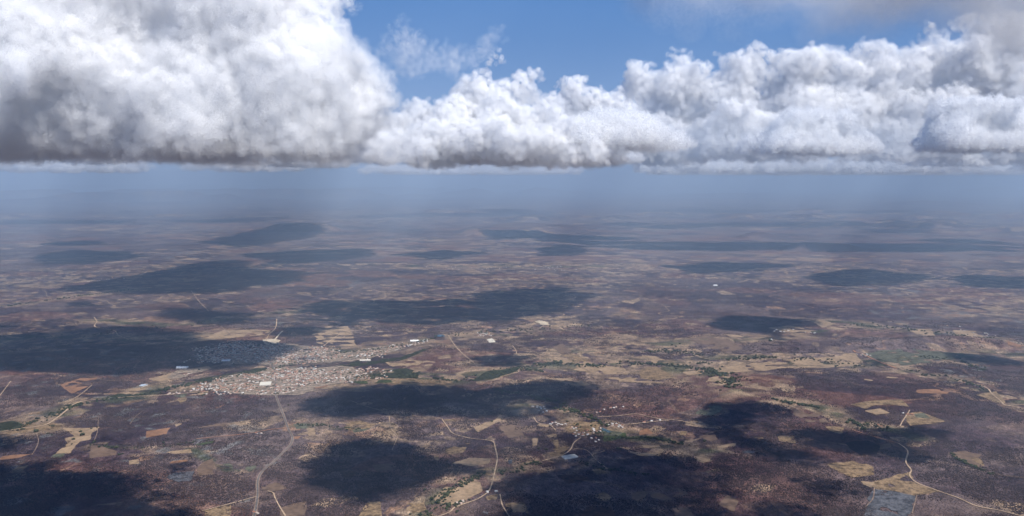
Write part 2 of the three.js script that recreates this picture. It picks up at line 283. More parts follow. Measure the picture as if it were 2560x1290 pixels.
// low cumulus among and behind the banks
const BANK = 'low flat cumulus among the banks shading ';
shadeCloud(BANK + 'the dark strip left of the far plain', [[[120, 722], [330, 690], [480, 660], [620, 645], [640, 672], [800, 684], [720, 712], [540, 735], [330, 738]]], 1500, { seed: 51, flake: 7.5, free: 60, tuft: [120, 44], lean: 1, cell: 55, ragged: 1 });
shadeCloud(BANK + 'the ground behind the town', [[[385, 785], [420, 768], [500, 772], [560, 780], [650, 782], [660, 800], [560, 815], [470, 808], [390, 795]], [[165, 760], [230, 755], [260, 765], [200, 770]]], 1480, { seed: 52, flake: 7.5, free: 60, tuft: [120, 44], lean: 1, cell: 45, ragged: 0.7 });
shadeCloud(BANK + 'three far dark strips in the middle distance', [[[600, 636], [760, 625], [930, 622], [960, 640], [800, 655], [640, 650]], [[970, 636], [1110, 624], [1240, 632], [1100, 650]], [[1340, 622], [1420, 610], [1480, 625], [1440, 640], [1350, 640]]], 1480, { seed: 53, flake: 7.5, free: 60, tuft: [120, 44], lean: 1, cell: 70, ragged: 1 });
shadeCloud(BANK + 'far strips below the left bank', [[[75, 640], [180, 626], [350, 630], [360, 645], [240, 662], [90, 662]], [[490, 606], [640, 575], [720, 560], [820, 580], [760, 600], [600, 620]], [[100, 608], [250, 600], [300, 612], [140, 618]]], 1500, { seed: 54, flake: 24, free: 80, tuft: [40, 80], cell: 85, ragged: 1.4 });
shadeCloud(BANK + 'far strips below the right bank', [[[2110, 570], [2300, 574], [2380, 585], [2200, 582]], [[2250, 600], [2420, 598], [2600, 612], [2400, 612]]], 1520, { seed: 55, flake: 24, free: 80, tuft: [40, 80], cell: 85, ragged: 1.4 });
shadeCloud(BANK + 'the right of the far plain', [[[1680, 668], [1800, 658], [1990, 662], [1900, 678], [1720, 680]], [[2020, 690], [2180, 672], [2340, 690], [2330, 712], [2100, 718]], [[2380, 690], [2600, 690], [2620, 725], [2440, 718]]], 1520, { seed: 56, thick: 480, flake: 7.5, free: 60, tuft: [120, 44], lean: 1, cell: 65, ragged: 1.7 });
shadeCloud('broad cloud right above the viewpoint, outside the frame', [[[-2600, 1400], [-2700, -1500], [-2200, -2500], [-900, -2300], [400, -2600], [1700, -2350], [2700, -2500], [3000, -900], [2900, 1400]]], 2300, { seed: 58, flat: true, flake: 70, free: 60, cell: 90, tuft: [30, 120] });  // unseen cloud, shaped and placed to keep sun off the haze near the camera
shadeCloud(BANK + 'the plain beyond the quarry', [[[1180, 735], [1300, 722], [1420, 718], [1490, 742], [1440, 775], [1330, 790], [1200, 800]]], 1480, { seed: 59, flake: 7.5, free: 60, tuft: [120, 44], lean: 1, cell: 50, ragged: 1.2 });
// ---------------------------------------------------------------- the plain
const HILLS = [[1925, 884, 380, 150, 42], [2060, 878, 420, 170, 62], [2235, 872, 480, 170, 66], [2400, 862, 500, 200, 50], [1880, 960, 700, 400, 20], [2300, 1000, 900, 500, 30]].map(([px, py, rx, rz, h]) => [...gp(px, py), rx, rz, h]);
const BLOCKS = [                                             // x half width, z far, z near, step, texture columns and rows
  { x: 4000, z0: -5800, z1: -2200, step: 40, tw: 2048, th: 1024, n: 2 },
  { x: 8400, z0: -12000, z1: -5800, step: 56, tw: 2048, th: 1024, n: 2 },
  { x: 23000, z0: -34000, z1: -12000, step: 160, tw: 2048, th: 1024, n: 1 },
  { x: 170000, z0: -250000, z1: -34000, step: 900, tw: 2048, th: 1024, n: 1 },
];
function rawHeight(x, z) {
  let h = (fbm2(x / 1500, z / 1500, 3, 40) - 0.5) * 26 + (fbm2(x / 420, z / 420, 2, 45) - 0.5) * 7;
  for (const [hx, hz, rx, rz, hh] of HILLS) { const a = (x - hx) / rx, b = (z - hz) / rz, q = a * a + b * b; if (q < 6) h += hh * Math.exp(-q * 1.2); }
  if (z < -30000) { const r = 1 - Math.abs(fbm2(x / 6500, z / 5200, 4, 60) * 2 - 1), k = smooth(-34000, -44000, z); h += k * (smooth(0.78, 0.99, r) * 520 * smooth(0.42, 0.62, fbm2(x / 22000, z / 16000, 2, 70)) + 60 * fbm2(x / 3000, z / 3000, 2, 66)); }
  else if (z < -14000) { const r = fbm2(x / 2600, z / 2000, 3, 75); h += smooth(0.66, 0.8, r) * 120; }
  return h;
}
for (const b of BLOCKS) {
  b.nx = Math.round(2 * b.x / b.step); b.nz = Math.max(2, Math.round((b.z1 - b.z0) / b.step)); b.sx = 2 * b.x / b.nx; b.sz = (b.z1 - b.z0) / b.nz;
  b.h = new Float32Array((b.nx + 1) * (b.nz + 1));
  for (let j = 0; j <= b.nz; j++) for (let i = 0; i <= b.nx; i++) {
    const x = -b.x + i * b.sx, z = b.z0 + j * b.sz, edge = Math.min(smooth(0, b.step * 6, z - b.z0), smooth(0, b.step * 6, b.z1 - z), smooth(0, b.step * 6, b.x - Math.abs(x)));   // level where two sheets meet
    b.h[j * (b.nx + 1) + i] = edge ? rawHeight(x, z) * edge : 0;
  }
}
function ground(x, z) {                                      // height of the triangle at (x, z)
  const b = BLOCKS.find((q) => z >= q.z0 && z <= q.z1 && Math.abs(x) <= q.x);
  if (!b) return 0;
  const fx = clamp((x + b.x) / b.sx, 0, b.nx - 1e-4), fz = clamp((z - b.z0) / b.sz, 0, b.nz - 1e-4), i = Math.floor(fx), j = Math.floor(fz), u = fx - i, v = fz - j, n = j * (b.nx + 1) + i, m = n + b.nx + 1;
  return u + v < 1 ? b.h[n] + (b.h[n + 1] - b.h[n]) * u + (b.h[m] - b.h[n]) * v : b.h[m + 1] + (b.h[m] - b.h[m + 1]) * (1 - u) + (b.h[n + 1] - b.h[m + 1]) * (1 - v);
}
// dry river beds and the belts of farmland along them
const line = (...p) => p.map(([x, y]) => gp(x, y));
const BELTS = [
  [line([-60, 1090], [60, 1066], [110, 1046], [175, 1022], [240, 1004], [340, 988], [420, 972], [520, 955], [600, 942], [680, 926], [760, 905], [840, 880], [960, 868], [1100, 850], [1300, 828], [1400, 810]), 150],
  [line([880, 945], [960, 940], [1050, 945], [1120, 950], [1180, 940], [1250, 930], [1330, 916], [1400, 905], [1480, 918], [1560, 915], [1640, 920], [1720, 930], [1800, 945], [1830, 975]), 200],
  [line([1560, 905], [1700, 918], [1780, 902], [1900, 898], [1980, 905], [2060, 915], [2130, 912], [2240, 900], [2330, 893], [2460, 890], [2580, 880]), 170],
  [line([1390, 895], [1430, 878], [1560, 872], [1640, 862], [1750, 855], [1900, 848], [2010, 842], [2060, 822]), 120],
  [line([1320, 1015], [1400, 1035], [1470, 1060], [1540, 1078], [1620, 1095], [1700, 1108], [1760, 1125]), 110],
  [line([1060, 1300], [1120, 1235], [1180, 1195], [1260, 1178]), 90],
  [line([1960, 1010], [2050, 1028], [2140, 1062], [2200, 1075], [2290, 1100]), 70],
  [line([2120, 880], [2240, 925], [2330, 945], [2400, 955], [2470, 985], [2580, 1025]), 90],
  [line([640, 1165], [560, 1175], [480, 1125], [360, 1130], [250, 1120]), 45],
  [line([740, 1062], [830, 1068], [910, 1072]), 60],
  [line([0, 765], [130, 748], [240, 735], [330, 722]), 120], [line([0, 845], [110, 840], [260, 842], [420, 850], [560, 832]), 160], [line([240, 800], [420, 812], [600, 795], [760, 775]), 120],
  [line([1040, 665], [1240, 662], [1460, 668], [1640, 655]), 260], [line([2080, 805], [2240, 822], [2350, 838], [2460, 850]), 170],
].map(([p, w]) => ({ p, w, box: [Math.min(...p.map((q) => q[0])) - w * 3, Math.max(...p.map((q) => q[0])) + w * 3, Math.min(...p.map((q) => q[1])) - w * 3, Math.max(...p.map((q) => q[1])) + w * 3] }));
function segment(p, x, z) { let m = 1e18; for (let i = 1; i < p.length; i++) { const [ax, az] = p[i - 1], ex = p[i][0] - ax, ez = p[i][1] - az, t = clamp(((x - ax) * ex + (z - az) * ez) / (ex * ex + ez * ez)), dx = x - ax - ex * t, dz = z - az - ez * t, d = dx * dx + dz * dz; if (d < m) m = d; } return Math.sqrt(m); }
function belt(x, z) { let s = 0; for (const b of BELTS) if (x > b.box[0] && x < b.box[1] && z > b.box[2] && z < b.box[3]) s = Math.max(s, 1 - segment(b.p, x, z) / (b.w * 2.2)); return s; }
// clearings: blocks of land between fences, some of them bare
function parcel(x, z, size, turn, seed) {
  const c = Math.cos(turn), s = Math.sin(turn), u = (x * c + z * s) / size, v = (z * c - x * s) / size * 1.3;
  let best = 9, second = 9, id = 0;
  for (let i = Math.floor(u) - 1; i <= Math.floor(u) + 1; i++) for (let j = Math.floor(v) - 1; j <= Math.floor(v) + 1; j++) {
    const a = h3(i, seed, j), b = h3(i, seed + 1, j), d = Math.max(Math.abs(i + 0.1 + 0.8 * a - u) * (0.7 + 0.6 * b), Math.abs(j + 0.1 + 0.8 * b - v) * (0.7 + 0.6 * a));
    if (d < best) { second = best; best = d; id = (i * 131 + j * 7919) | 0; } else if (d < second) second = d;
  }
  return [id, second - best];
}
const C = { scrub: [0.0670, 0.0444, 0.0478], pale: [0.1175, 0.0844, 0.0766], rust: [0.1305, 0.0626, 0.0452], dark: [0.0261, 0.0191, 0.0244], tan: [0.2784, 0.1958, 0.1261], bare: [0.2262, 0.1348, 0.0870], green: [0.0478, 0.0574, 0.0296], grey: [0.1392, 0.1436, 0.1392] };
function soil(x, z, near) {                                  // base colour of the plain; near: 0 close, 1 middle, 2 far, 3 horizon
  const w = 60 * (near > 1 ? 4 : 1), wx = x + (vn2(x / (w * 3), z / (w * 3), 5) - 0.5) * w, wz = z + (vn2(x / (w * 3), z / (w * 3), 6) - 0.5) * w;
  const broad = fbm2(x / 2400, z / 2400, 3, 10), mid = fbm2(wx / 420, wz / 420, 4, 20), fine = fbm2(x / 46, z / 46, near ? 2 : 3, 30);
  let r = C.scrub[0], g = C.scrub[1], b = C.scrub[2];
  const to = (c, t) => { r += (c[0] - r) * t; g += (c[1] - g) * t; b += (c[2] - b) * t; };
  to(C.pale, smooth(0.42, 0.60, mid) * 0.85); to(C.rust, smooth(0.5, 0.72, fbm2(wx / 800, wz / 800, 3, 26)) * 0.55); to(C.dark, smooth(0.52, 0.36, broad) * 0.35);
  const [big, e0] = parcel(wx, wz, 620, 0.35, 90), q0 = h3(big, 3, 1); to(q0 < 0.3 ? C.dark : q0 > 0.88 ? C.rust : C.pale, (q0 < 0.3 ? 0.5 : q0 > 0.7 ? 0.5 : 0) * smooth(0, 0.03, e0));
  const k = near > 1 ? 0 : belt(wx, wz), settle = near > 1 ? fbm2(x / 3000, z / 3000, 3, 50) : fbm2(x / 2600, z / 2600, 3, 50);
  // old fields: mottled, some pale, some rusty
  const odds = smooth(0.42, 0.62, settle) * (near > 1 ? 0.19 : 0.19) + 0.02 + smooth(0, 0.5, k) * 0.22;
  for (const [size, turn, seed, share] of near > 1 ? [[460, 0.3, 110, 0.4], [210, -0.2, 120, 0.8]] : [[270, 0.3, 110, 0.4], [130, -0.2, 120, 0.8], [70, 0.6, 130, 0.7]]) {
    const [id, e] = parcel(wx, wz, size, turn + (near > 1 ? 0 : 0.5 * Math.round(broad * 6)), seed), q = h3(id, seed, 7);
    if (q < odds * share) { const t = smooth(0.02, 0.09, e) * (0.25 + 0.75 * h3(id, seed, 9)) * smooth(0.2, 0.55, fine * 0.6 + mid * 0.5); to(h3(id, seed, 8) < 0.3 ? C.bare : C.tan, t * 0.9); }
  }
  if (k > 0) { const along = fbm2(wx / 130, wz / 130, 3, 33); to(C.tan, smooth(0.1, 0.8, k) * smooth(0.48, 0.64, along) * 0.7); to(C.green, smooth(0.45, 0.95, k) * smooth(0.5, 0.66, fbm2(wx / 170, wz / 110, 3, 37)) * 0.8); }
  to(C.tan, smooth(0.58, 0.70, fbm2(wx / 190, wz / 120, 4, 43)) * (0.14 + 0.36 * smooth(0.45, 0.6, settle)));
  if (near < 2) { const v = Math.abs(fbm2(x / 900, z / 900, 3, 230) - 0.5), u = Math.abs(fbm2(x / 520, z / 520, 3, 240) - 0.47); to(C.tan, smooth(0.009, 0.0035, v) * 0.75 * smooth(0.36, 0.5, settle)); to(C.bare, smooth(0.013, 0.005, u) * 0.6 * smooth(0.5, 0.6, fbm2(x / 1400, z / 1400, 2, 250))); to(C.dark, smooth(0.03, 0.01, Math.abs(fbm2(x / 1300, z / 1100, 4, 260) - 0.53)) * 0.4); }
  to(C.grey, smooth(0.66, 0.74, fbm2(x / 90, z / 90, 3, 81)) * smooth(0.56, 0.66, fbm2(x / 1900, z / 1900, 2, 84)) * 0.55);
  const grain = near > 1 ? 1 : (0.5 + fine) * (0.66 + 0.68 * h3(Math.floor(x / 9), 4, Math.floor(z / 13))) * (0.72 + 0.56 * vn2(x / 21, z / 30, 88));
  const soft = near > 1 ? 1 : lerp(1, grain, 0.55 + 0.45 * smooth(0.4, 0.6, fbm2(x / 700, z / 700, 2, 270)));
  return [r * soft, g * soft, b * soft];
}
const toByte = (v) => { v = v <= 0.0031308 ? v * 12.92 : 1.055 * Math.pow(v, 1 / 2.4) - 0.055; return v < 0 ? 0 : v > 1 ? 255 : v * 255 + 0.5; };
function landTexture(x0, z0, x1, z1, W, H, near) {
  const data = new Uint8Array(W * H * 4);
  for (let j = 0; j < H; j++) for (let i = 0; i < W; i++) {
    const c = soil(lerp(x0, x1, (i + 0.5) / W), lerp(z0, z1, (j + 0.5) / H), near), o = (j * W + i) * 4;
    data[o] = toByte(c[0]); data[o + 1] = toByte(c[1]); data[o + 2] = toByte(c[2]); data[o + 3] = 255;
  }
  const t = new THREE.DataTexture(data, W, H); t.colorSpace = THREE.SRGBColorSpace; t.magFilter = THREE.LinearFilter; t.needsUpdate = true;
  return t;
}
// bush-sized relief for the scrub, repeating every 640 m
const scrubBump = (() => {
  const N = 512, data = new Uint8Array(N * N * 4), rnd = mulberry(9), h = new Float32Array(N * N);
  for (let n = 0; n < 9000; n++) { const cx = rnd() * N, cy = rnd() * N, r = 1.5 + 3 * rnd() * rnd(), top = 0.4 + 0.6 * rnd(); for (let y = -5; y <= 5; y++) for (let x = -5; x <= 5; x++) { const d = Math.hypot(x, y) / r; if (d < 1) { const k = ((Math.floor(cy) + y + N) % N) * N + (Math.floor(cx) + x + N) % N; h[k] = Math.max(h[k], top * Math.sqrt(1 - d * d)); } } }
  for (let k = 0; k < N * N; k++) { data[k * 4] = data[k * 4 + 1] = data[k * 4 + 2] = h[k] * 255; data[k * 4 + 3] = 255; }
  const t = new THREE.DataTexture(data, N, N); t.wrapS = t.wrapT = THREE.RepeatWrapping; t.magFilter = THREE.LinearFilter; t.needsUpdate = true; return t;
})();
{
  const pos = [], nor = [], uv = [], uv1 = [], idx = [], mats = [], geo = new THREE.BufferGeometry();
  BLOCKS.forEach((b, near) => {
    for (let part = 0; part < b.n; part++) {
      const i0 = Math.round(b.nx * part / b.n), i1 = Math.round(b.nx * (part + 1) / b.n), base = pos.length / 3, start = idx.length, cols = i1 - i0 + 1, X0 = -b.x + i0 * b.sx, X1 = -b.x + i1 * b.sx;
      for (let j = 0; j <= b.nz; j++) for (let i = i0; i <= i1; i++) {
        const n = j * (b.nx + 1) + i, x = -b.x + i * b.sx, z = b.z0 + j * b.sz;
        const gx = (b.h[n - (i > 0)] - b.h[n + (i < b.nx)]) / (((i > 0) + (i < b.nx)) * b.sx), gz = (b.h[n - (j > 0) * (b.nx + 1)] - b.h[n + (j < b.nz) * (b.nx + 1)]) / (((j > 0) + (j < b.nz)) * b.sz), l = Math.hypot(gx, 1, gz);
        pos.push(x, b.h[n], z); nor.push(gx / l, 1 / l, gz / l); uv.push((x - X0) / (X1 - X0), (z - b.z0) / (b.z1 - b.z0)); uv1.push(x / 640, z / 640);
      }
      for (let j = 0; j < b.nz; j++) for (let i = 0; i < cols - 1; i++) { const a = base + j * cols + i, c = a + cols; idx.push(a, c, a + 1, a + 1, c, c + 1); }
      const m = new THREE.MeshPhysicalMaterial({ name: 'scrubland', map: landTexture(X0, b.z0, X1, b.z1, b.tw, b.th, near), roughness: 1, specularIntensity: 0 });
      if (near < 2) { m.bumpMap = scrubBump.clone(); m.bumpMap.channel = 1; m.bumpScale = 5; }
      geo.addGroup(start, idx.length - start, mats.push(m) - 1);
    }
  });
  // the rest of the plain, out of the frame
  const rest = mats.push(new THREE.MeshPhysicalMaterial({ name: 'scrubland', color: new THREE.Color(0.085, 0.062, 0.06), roughness: 1, specularIntensity: 0 })) - 1, start = idx.length;
  const sheet = (x0, x1, z0, z1) => { const n = pos.length / 3; for (const [x, z] of [[x0, z0], [x1, z0], [x0, z1], [x1, z1]]) { pos.push(x, 0, z); nor.push(0, 1, 0); uv.push(0, 0); uv1.push(0, 0); } idx.push(n, n + 2, n + 1, n + 1, n + 2, n + 3); };
  for (const b of BLOCKS.slice(0, 3)) { sheet(-170000, -b.x, b.z0, b.z1); sheet(b.x, 170000, b.z0, b.z1); }
  sheet(-170000, 170000, -2200, 60000);
  geo.addGroup(start, idx.length - start, rest);
  geo.setAttribute('position', new THREE.Float32BufferAttribute(pos, 3)); geo.setAttribute('normal', new THREE.Float32BufferAttribute(nor, 3)); geo.setAttribute('uv', new THREE.Float32BufferAttribute(uv, 2)); geo.setAttribute('uv1', new THREE.Float32BufferAttribute(uv1, 2)); geo.setIndex(idx);
  const m = new THREE.Mesh(geo, mats); m.name = 'ground'; m.receiveShadow = m.castShadow = true; tag(m, 'wide dry purple brown plain of leafless scrub', 0, 0, 'structure'); scene.add(m);
}
console.log('flakes', flakes, 'tufts', tufts);
// ---------------------------------------------------------------- fields, clearings, brush and roads on the plain
const mottle = (seed, low, high, size) => {                  // a tile of mottled ground, 160 m
  const N = 256, data = new Uint8Array(N * N * 4), per = (x, y, f, s) => { const X = x * f, Y = y * f, ix = Math.floor(X), iy = Math.floor(Y), u = fade(X - ix), v = fade(Y - iy), q = (a, b) => h3((a % f + f) % f, s, (b % f + f) % f); return lerp(lerp(q(ix, iy), q(ix + 1, iy), u), lerp(q(ix, iy + 1), q(ix + 1, iy + 1), u), v); };
  for (let j = 0; j < N; j++) for (let i = 0; i < N; i++) {
    const x = i / N, y = j / N, v = 0.3 * per(x, y, 4 * size, seed) + 0.3 * per(x, y, 11 * size, seed + 1) + 0.25 * per(x, y, 29 * size, seed + 2) + 0.15 * per(x, y, 64, seed + 3), t = lerp(low, high, clamp((v - 0.28) / 0.44)), o = (j * N + i) * 4;
    data[o] = toByte(t); data[o + 1] = toByte(t * 0.98); data[o + 2] = toByte(t * 0.95); data[o + 3] = 255;
  }
  const t = new THREE.DataTexture(data, N, N); t.colorSpace = THREE.SRGBColorSpace; t.wrapS = t.wrapT = THREE.RepeatWrapping; t.magFilter = THREE.LinearFilter; t.needsUpdate = true; return t;
};
const SOFT = mottle(200, 0.55, 1, 1), ROUGH = mottle(210, 0.2, 1, 2), SPECK = mottle(220, 0.08, 1, 3);
const land = (r, g, b, map) => new THREE.MeshPhysicalMaterial({ color: new THREE.Color(r * 0.9, g * 0.9, b * 0.9), map, roughness: 1, specularIntensity: 0 });
const M = {
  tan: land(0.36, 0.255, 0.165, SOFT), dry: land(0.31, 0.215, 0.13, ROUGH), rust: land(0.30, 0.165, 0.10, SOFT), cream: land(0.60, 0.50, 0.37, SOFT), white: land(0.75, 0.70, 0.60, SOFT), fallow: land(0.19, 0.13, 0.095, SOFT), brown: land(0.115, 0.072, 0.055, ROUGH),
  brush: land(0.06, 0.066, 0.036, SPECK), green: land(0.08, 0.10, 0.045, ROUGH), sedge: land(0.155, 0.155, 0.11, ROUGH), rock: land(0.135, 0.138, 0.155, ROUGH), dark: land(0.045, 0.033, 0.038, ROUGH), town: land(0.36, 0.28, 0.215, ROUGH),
  water: new THREE.MeshPhysicalMaterial({ color: new THREE.Color(0.03, 0.055, 0.05), roughness: 0.12 }),
  dirt: land(0.52, 0.38, 0.26, SOFT), redDirt: land(0.44, 0.22, 0.13, SOFT), asphalt: land(0.16, 0.145, 0.14, SOFT), shoulder: land(0.30, 0.215, 0.165, SOFT),
};
let layer = 0;
const lift = () => 0.4 + 0.012 * layer++;
// a ragged sheet over the polygon (photo pixels), following the ground
function sheet(name, material, poly, label, o = {}) {
  const p = poly.map(([x, y]) => gp(x, y)), dist = -p[0][1], cell = o.cell ?? clamp(dist / 480, 7, 30), rag = o.rag ?? 14, up = lift();
  const b = [1e9, 1e9, -1e9, -1e9]; for (const [x, z] of p) { b[0] = Math.min(b[0], x); b[1] = Math.min(b[1], z); b[2] = Math.max(b[2], x); b[3] = Math.max(b[3], z); }
  const x0 = b[0] - rag * 2, z0 = b[1] - rag * 2, nx = Math.ceil((b[2] - b[0] + rag * 4) / cell), nz = Math.ceil((b[3] - b[1] + rag * 4) / cell), s = new Float32Array((nx + 1) * (nz + 1));
  const holes = o.holes ?? 0;
  for (let j = 0; j <= nz; j++) for (let i = 0; i <= nx; i++) { const x = x0 + i * cell, z = z0 + j * cell; let d = inPolygon(p, x, z) + (fbm2(x / 60, z / 60, 3, 140) - 0.5) * 2.4 * rag; if (holes && d > -20) d = Math.min(d, (fbm2(x / 75, z / 75, 3, 150) - holes) * 140); s[j * (nx + 1) + i] = d; }
  const pos = [], uv = [], put = (x, z) => { pos.push(x, ground(x, z) + up, z); uv.push(x / 160, z / 160); };
  const tri = (a, b2, c) => {
    const v = [a, b2, c], q = [];
    for (let k = 0; k < 3; k++) { const A = v[k], B = v[(k + 1) % 3]; if (A[2] > 0) q.push(A); if ((A[2] > 0) !== (B[2] > 0)) { const t = A[2] / (A[2] - B[2]); q.push([lerp(A[0], B[0], t), lerp(A[1], B[1], t)]); } }
    for (let k = 2; k < q.length; k++) { put(q[0][0], q[0][1]); put(q[k - 1][0], q[k - 1][1]); put(q[k][0], q[k][1]); }
  };
  for (let j = 0; j < nz; j++) for (let i = 0; i < nx; i++) {
    const n = j * (nx + 1) + i, m = n + nx + 1; if (s[n] <= 0 && s[n + 1] <= 0 && s[m] <= 0 && s[m + 1] <= 0) continue;
    const x = x0 + i * cell, z = z0 + j * cell, a = [x, z, s[n]], c = [x, z + cell, s[m]], e = [x + cell, z, s[n + 1]], f = [x + cell, z + cell, s[m + 1]];
    tri(a, c, e); tri(e, c, f);
  }
  return lay(name, material, pos, uv, label);
}
function lay(name, material, pos, uv, label) {
  const g = new THREE.BufferGeometry(); g.setAttribute('position', new THREE.Float32BufferAttribute(pos, 3)); g.setAttribute('uv', new THREE.Float32BufferAttribute(uv, 2)); g.computeVertexNormals();
  const m = new THREE.Mesh(g, material); m.name = numbered(name); m.receiveShadow = true; tag(m, label, 0, 0, 'structure'); scene.add(m); return m;
}
const taken = {};
function numbered(n) { const k = taken[n] = (taken[n] ?? -1) + 1; return k ? n + '_' + String(k).padStart(3, '0') : n; }
// a road along photo pixels
const ROADS = [];
function road(name, material, pts, width, label, o = {}) {
  const p = pts.map(([x, y]) => gp(x, y)), curve = new THREE.CatmullRomCurve3(p.map(([x, z]) => new THREE.Vector3(x, 0, z)), false, 'centripetal'), n = Math.ceil(curve.getLength() / 14), q = curve.getSpacedPoints(n), pos = [], uv = [], up = lift() + 0.5;
  ROADS.push(p);
  let last = null;
  q.forEach((c, i) => {
    const t = curve.getTangentAt(i / n), wob = 1 + (vn2(c.x / 30, c.z / 30, 160) - 0.5) * (o.wobble ?? 0.5), w = width * 0.27 * wob, l = [c.x - t.z * w, c.z + t.x * w], r = [c.x + t.z * w, c.z - t.x * w];
    if (last) for (const [x, z] of [last[0], last[1], l, l, last[1], r]) { pos.push(x, ground(x, z) + up, z); uv.push(x / 160, z / 160); }
    last = [l, r];
  });
  return lay(name, material, pos, uv, label);
}
const BARE = [];                                             // where no bushes grow
const F = (m, poly, o) => { BARE.push(poly.map(([x, y]) => gp(x, y))); return sheet('field', M[m], poly, null, o); };
// bottom left
F('tan', [[155, 1072], [220, 1072], [248, 1069], [230, 1085], [226, 1102], [200, 1106], [177, 1136], [150, 1138], [124, 1148], [140, 1135], [170, 1110], [160, 1098], [188, 1093]], { rag: 7 });
F('sedge', [[124, 1147], [135, 1137], [165, 1135], [155, 1146]], { rag: 6 });
F('fallow', [[228, 1118], [250, 1116], [292, 1130], [290, 1139], [224, 1148]], { rag: 5 });
F('rust', [[365, 1080], [425, 1070], [416, 1087], [365, 1096]], { rag: 5 }); F('rust', [[0, 1142], [60, 1138], [85, 1136], [40, 1148], [0, 1150]], { rag: 9, holes: 0.46 });
F('tan', [[320, 1153], [345, 1150], [349, 1162], [321, 1164]], { rag: 5 });
F('dry', [[-20, 1090], [48, 1076], [58, 1060], [95, 1046], [125, 1058], [152, 1065], [150, 1074], [60, 1082]], { rag: 14, holes: 0.36 });
F('tan', [[436, 1061], [462, 1058], [440, 1068]], { rag: 5 }); F('rust', [[533, 1020], [560, 1012], [550, 1020]], { rag: 5 });
F('dry', [[510, 1282], [578, 1266], [576, 1296], [512, 1300]], { rag: 6 }); F('fallow', [[560, 1058], [620, 1052], [622, 1060], [500, 1070]], { rag: 12, holes: 0.46 });
F('tan', [[415, 1133], [478, 1124], [482, 1134], [440, 1137]], { rag: 8, holes: 0.4 }); F('rust', [[430, 1155], [470, 1150], [470, 1156], [425, 1162]], { rag: 6 });
F('fallow', [[500, 1160], [535, 1146], [530, 1190], [490, 1192]], { rag: 9 }); F('sedge', [[540, 1155], [560, 1150], [640, 1166], [620, 1190], [575, 1168]], { rag: 12, holes: 0.45 });
F('dry', [[30, 1175], [50, 1167], [75, 1165], [55, 1182], [30, 1185]], { rag: 8 }); F('tan', [[135, 1032], [185, 1006], [215, 1003], [190, 1020], [140, 1040]], { rag: 10, holes: 0.4 });
// middle bottom
F('dry', [[858, 1070], [870, 1055], [900, 1051], [935, 1060], [915, 1074], [880, 1078]], { rag: 10, holes: 0.4 }); F('tan', [[765, 1070], [787, 1069], [788, 1088], [772, 1088]], { rag: 5 }); F('sedge', [[735, 1060], [765, 1058], [770, 1070], [740, 1072]], { rag: 10 });
F('sedge', [[880, 1075], [925, 1070], [915, 1076], [885, 1082]], { rag: 6 });
F('tan', [[1184, 1066], [1240, 1048], [1252, 1030], [1256, 1046], [1222, 1066], [1195, 1080]], { rag: 6 }); F('fallow', [[1245, 1065], [1285, 1062], [1312, 1088], [1272, 1094]], { rag: 6 }); F('dry', [[1110, 1046], [1135, 1045], [1140, 1050], [1112, 1051]], { rag: 4 });
F('dry', [[1115, 1122], [1165, 1108], [1178, 1106], [1162, 1127], [1140, 1140], [1108, 1130]], { rag: 9, holes: 0.38 }); F('tan', [[1130, 1160], [1172, 1144], [1225, 1146], [1222, 1160], [1180, 1167]], { rag: 8, holes: 0.36 }); F('dry', [[1190, 1174], [1230, 1171], [1226, 1190], [1192, 1188]], { rag: 6 });
F('dry', [[1080, 1140], [1100, 1138], [1100, 1152], [1082, 1152]], { rag: 8 }); F('tan', [[1085, 1250], [1110, 1222], [1150, 1204], [1192, 1190], [1205, 1225], [1170, 1250], [1120, 1262]], { rag: 16, holes: 0.42 });
F('dry', [[920, 1256], [952, 1254], [956, 1296], [895, 1296]], { rag: 8 }); F('fallow', [[700, 1272], [765, 1258], [762, 1296], [705, 1296]], { rag: 8 }); F('dry', [[1010, 1255], [1060, 1250], [1070, 1275], [1020, 1285]], { rag: 10, holes: 0.42 });
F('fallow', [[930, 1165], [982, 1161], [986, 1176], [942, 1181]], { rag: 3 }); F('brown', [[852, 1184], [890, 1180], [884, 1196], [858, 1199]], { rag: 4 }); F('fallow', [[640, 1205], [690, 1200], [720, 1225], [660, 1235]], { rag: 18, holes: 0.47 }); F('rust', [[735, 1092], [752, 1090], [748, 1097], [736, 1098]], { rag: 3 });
F('dry', [[1215, 1240], [1245, 1235], [1240, 1248], [1218, 1250]], { rag: 5 }); F('dry', [[1265, 1258], [1310, 1255], [1320, 1280], [1270, 1275]], { rag: 8 });
// bottom right of the middle, round the village
F('white', [[1404, 1139], [1436, 1134], [1447, 1142], [1412, 1148]], { rag: 3 }); F('tan', [[1733, 1141], [1757, 1136], [1770, 1143], [1782, 1151], [1758, 1158], [1744, 1152]], { rag: 3 }); F('dry', [[1762, 1180], [1796, 1172], [1799, 1177], [1770, 1184]], { rag: 4 });
F('tan', [[1568, 1126], [1610, 1131], [1640, 1130], [1652, 1118], [1658, 1124], [1648, 1138], [1600, 1138]], { rag: 4 }); F('tan', [[1603, 1112], [1648, 1110], [1652, 1116], [1612, 1118]], { rag: 4 });
F('dry', [[1488, 1236], [1510, 1227], [1530, 1241], [1520, 1253], [1500, 1250]], { rag: 5 }); F('fallow', [[1578, 1232], [1600, 1228], [1625, 1227], [1612, 1240], [1604, 1258], [1582, 1246]], { rag: 4 }); F('fallow', [[1622, 1228], [1650, 1230], [1682, 1248], [1668, 1254], [1632, 1244]], { rag: 4 });
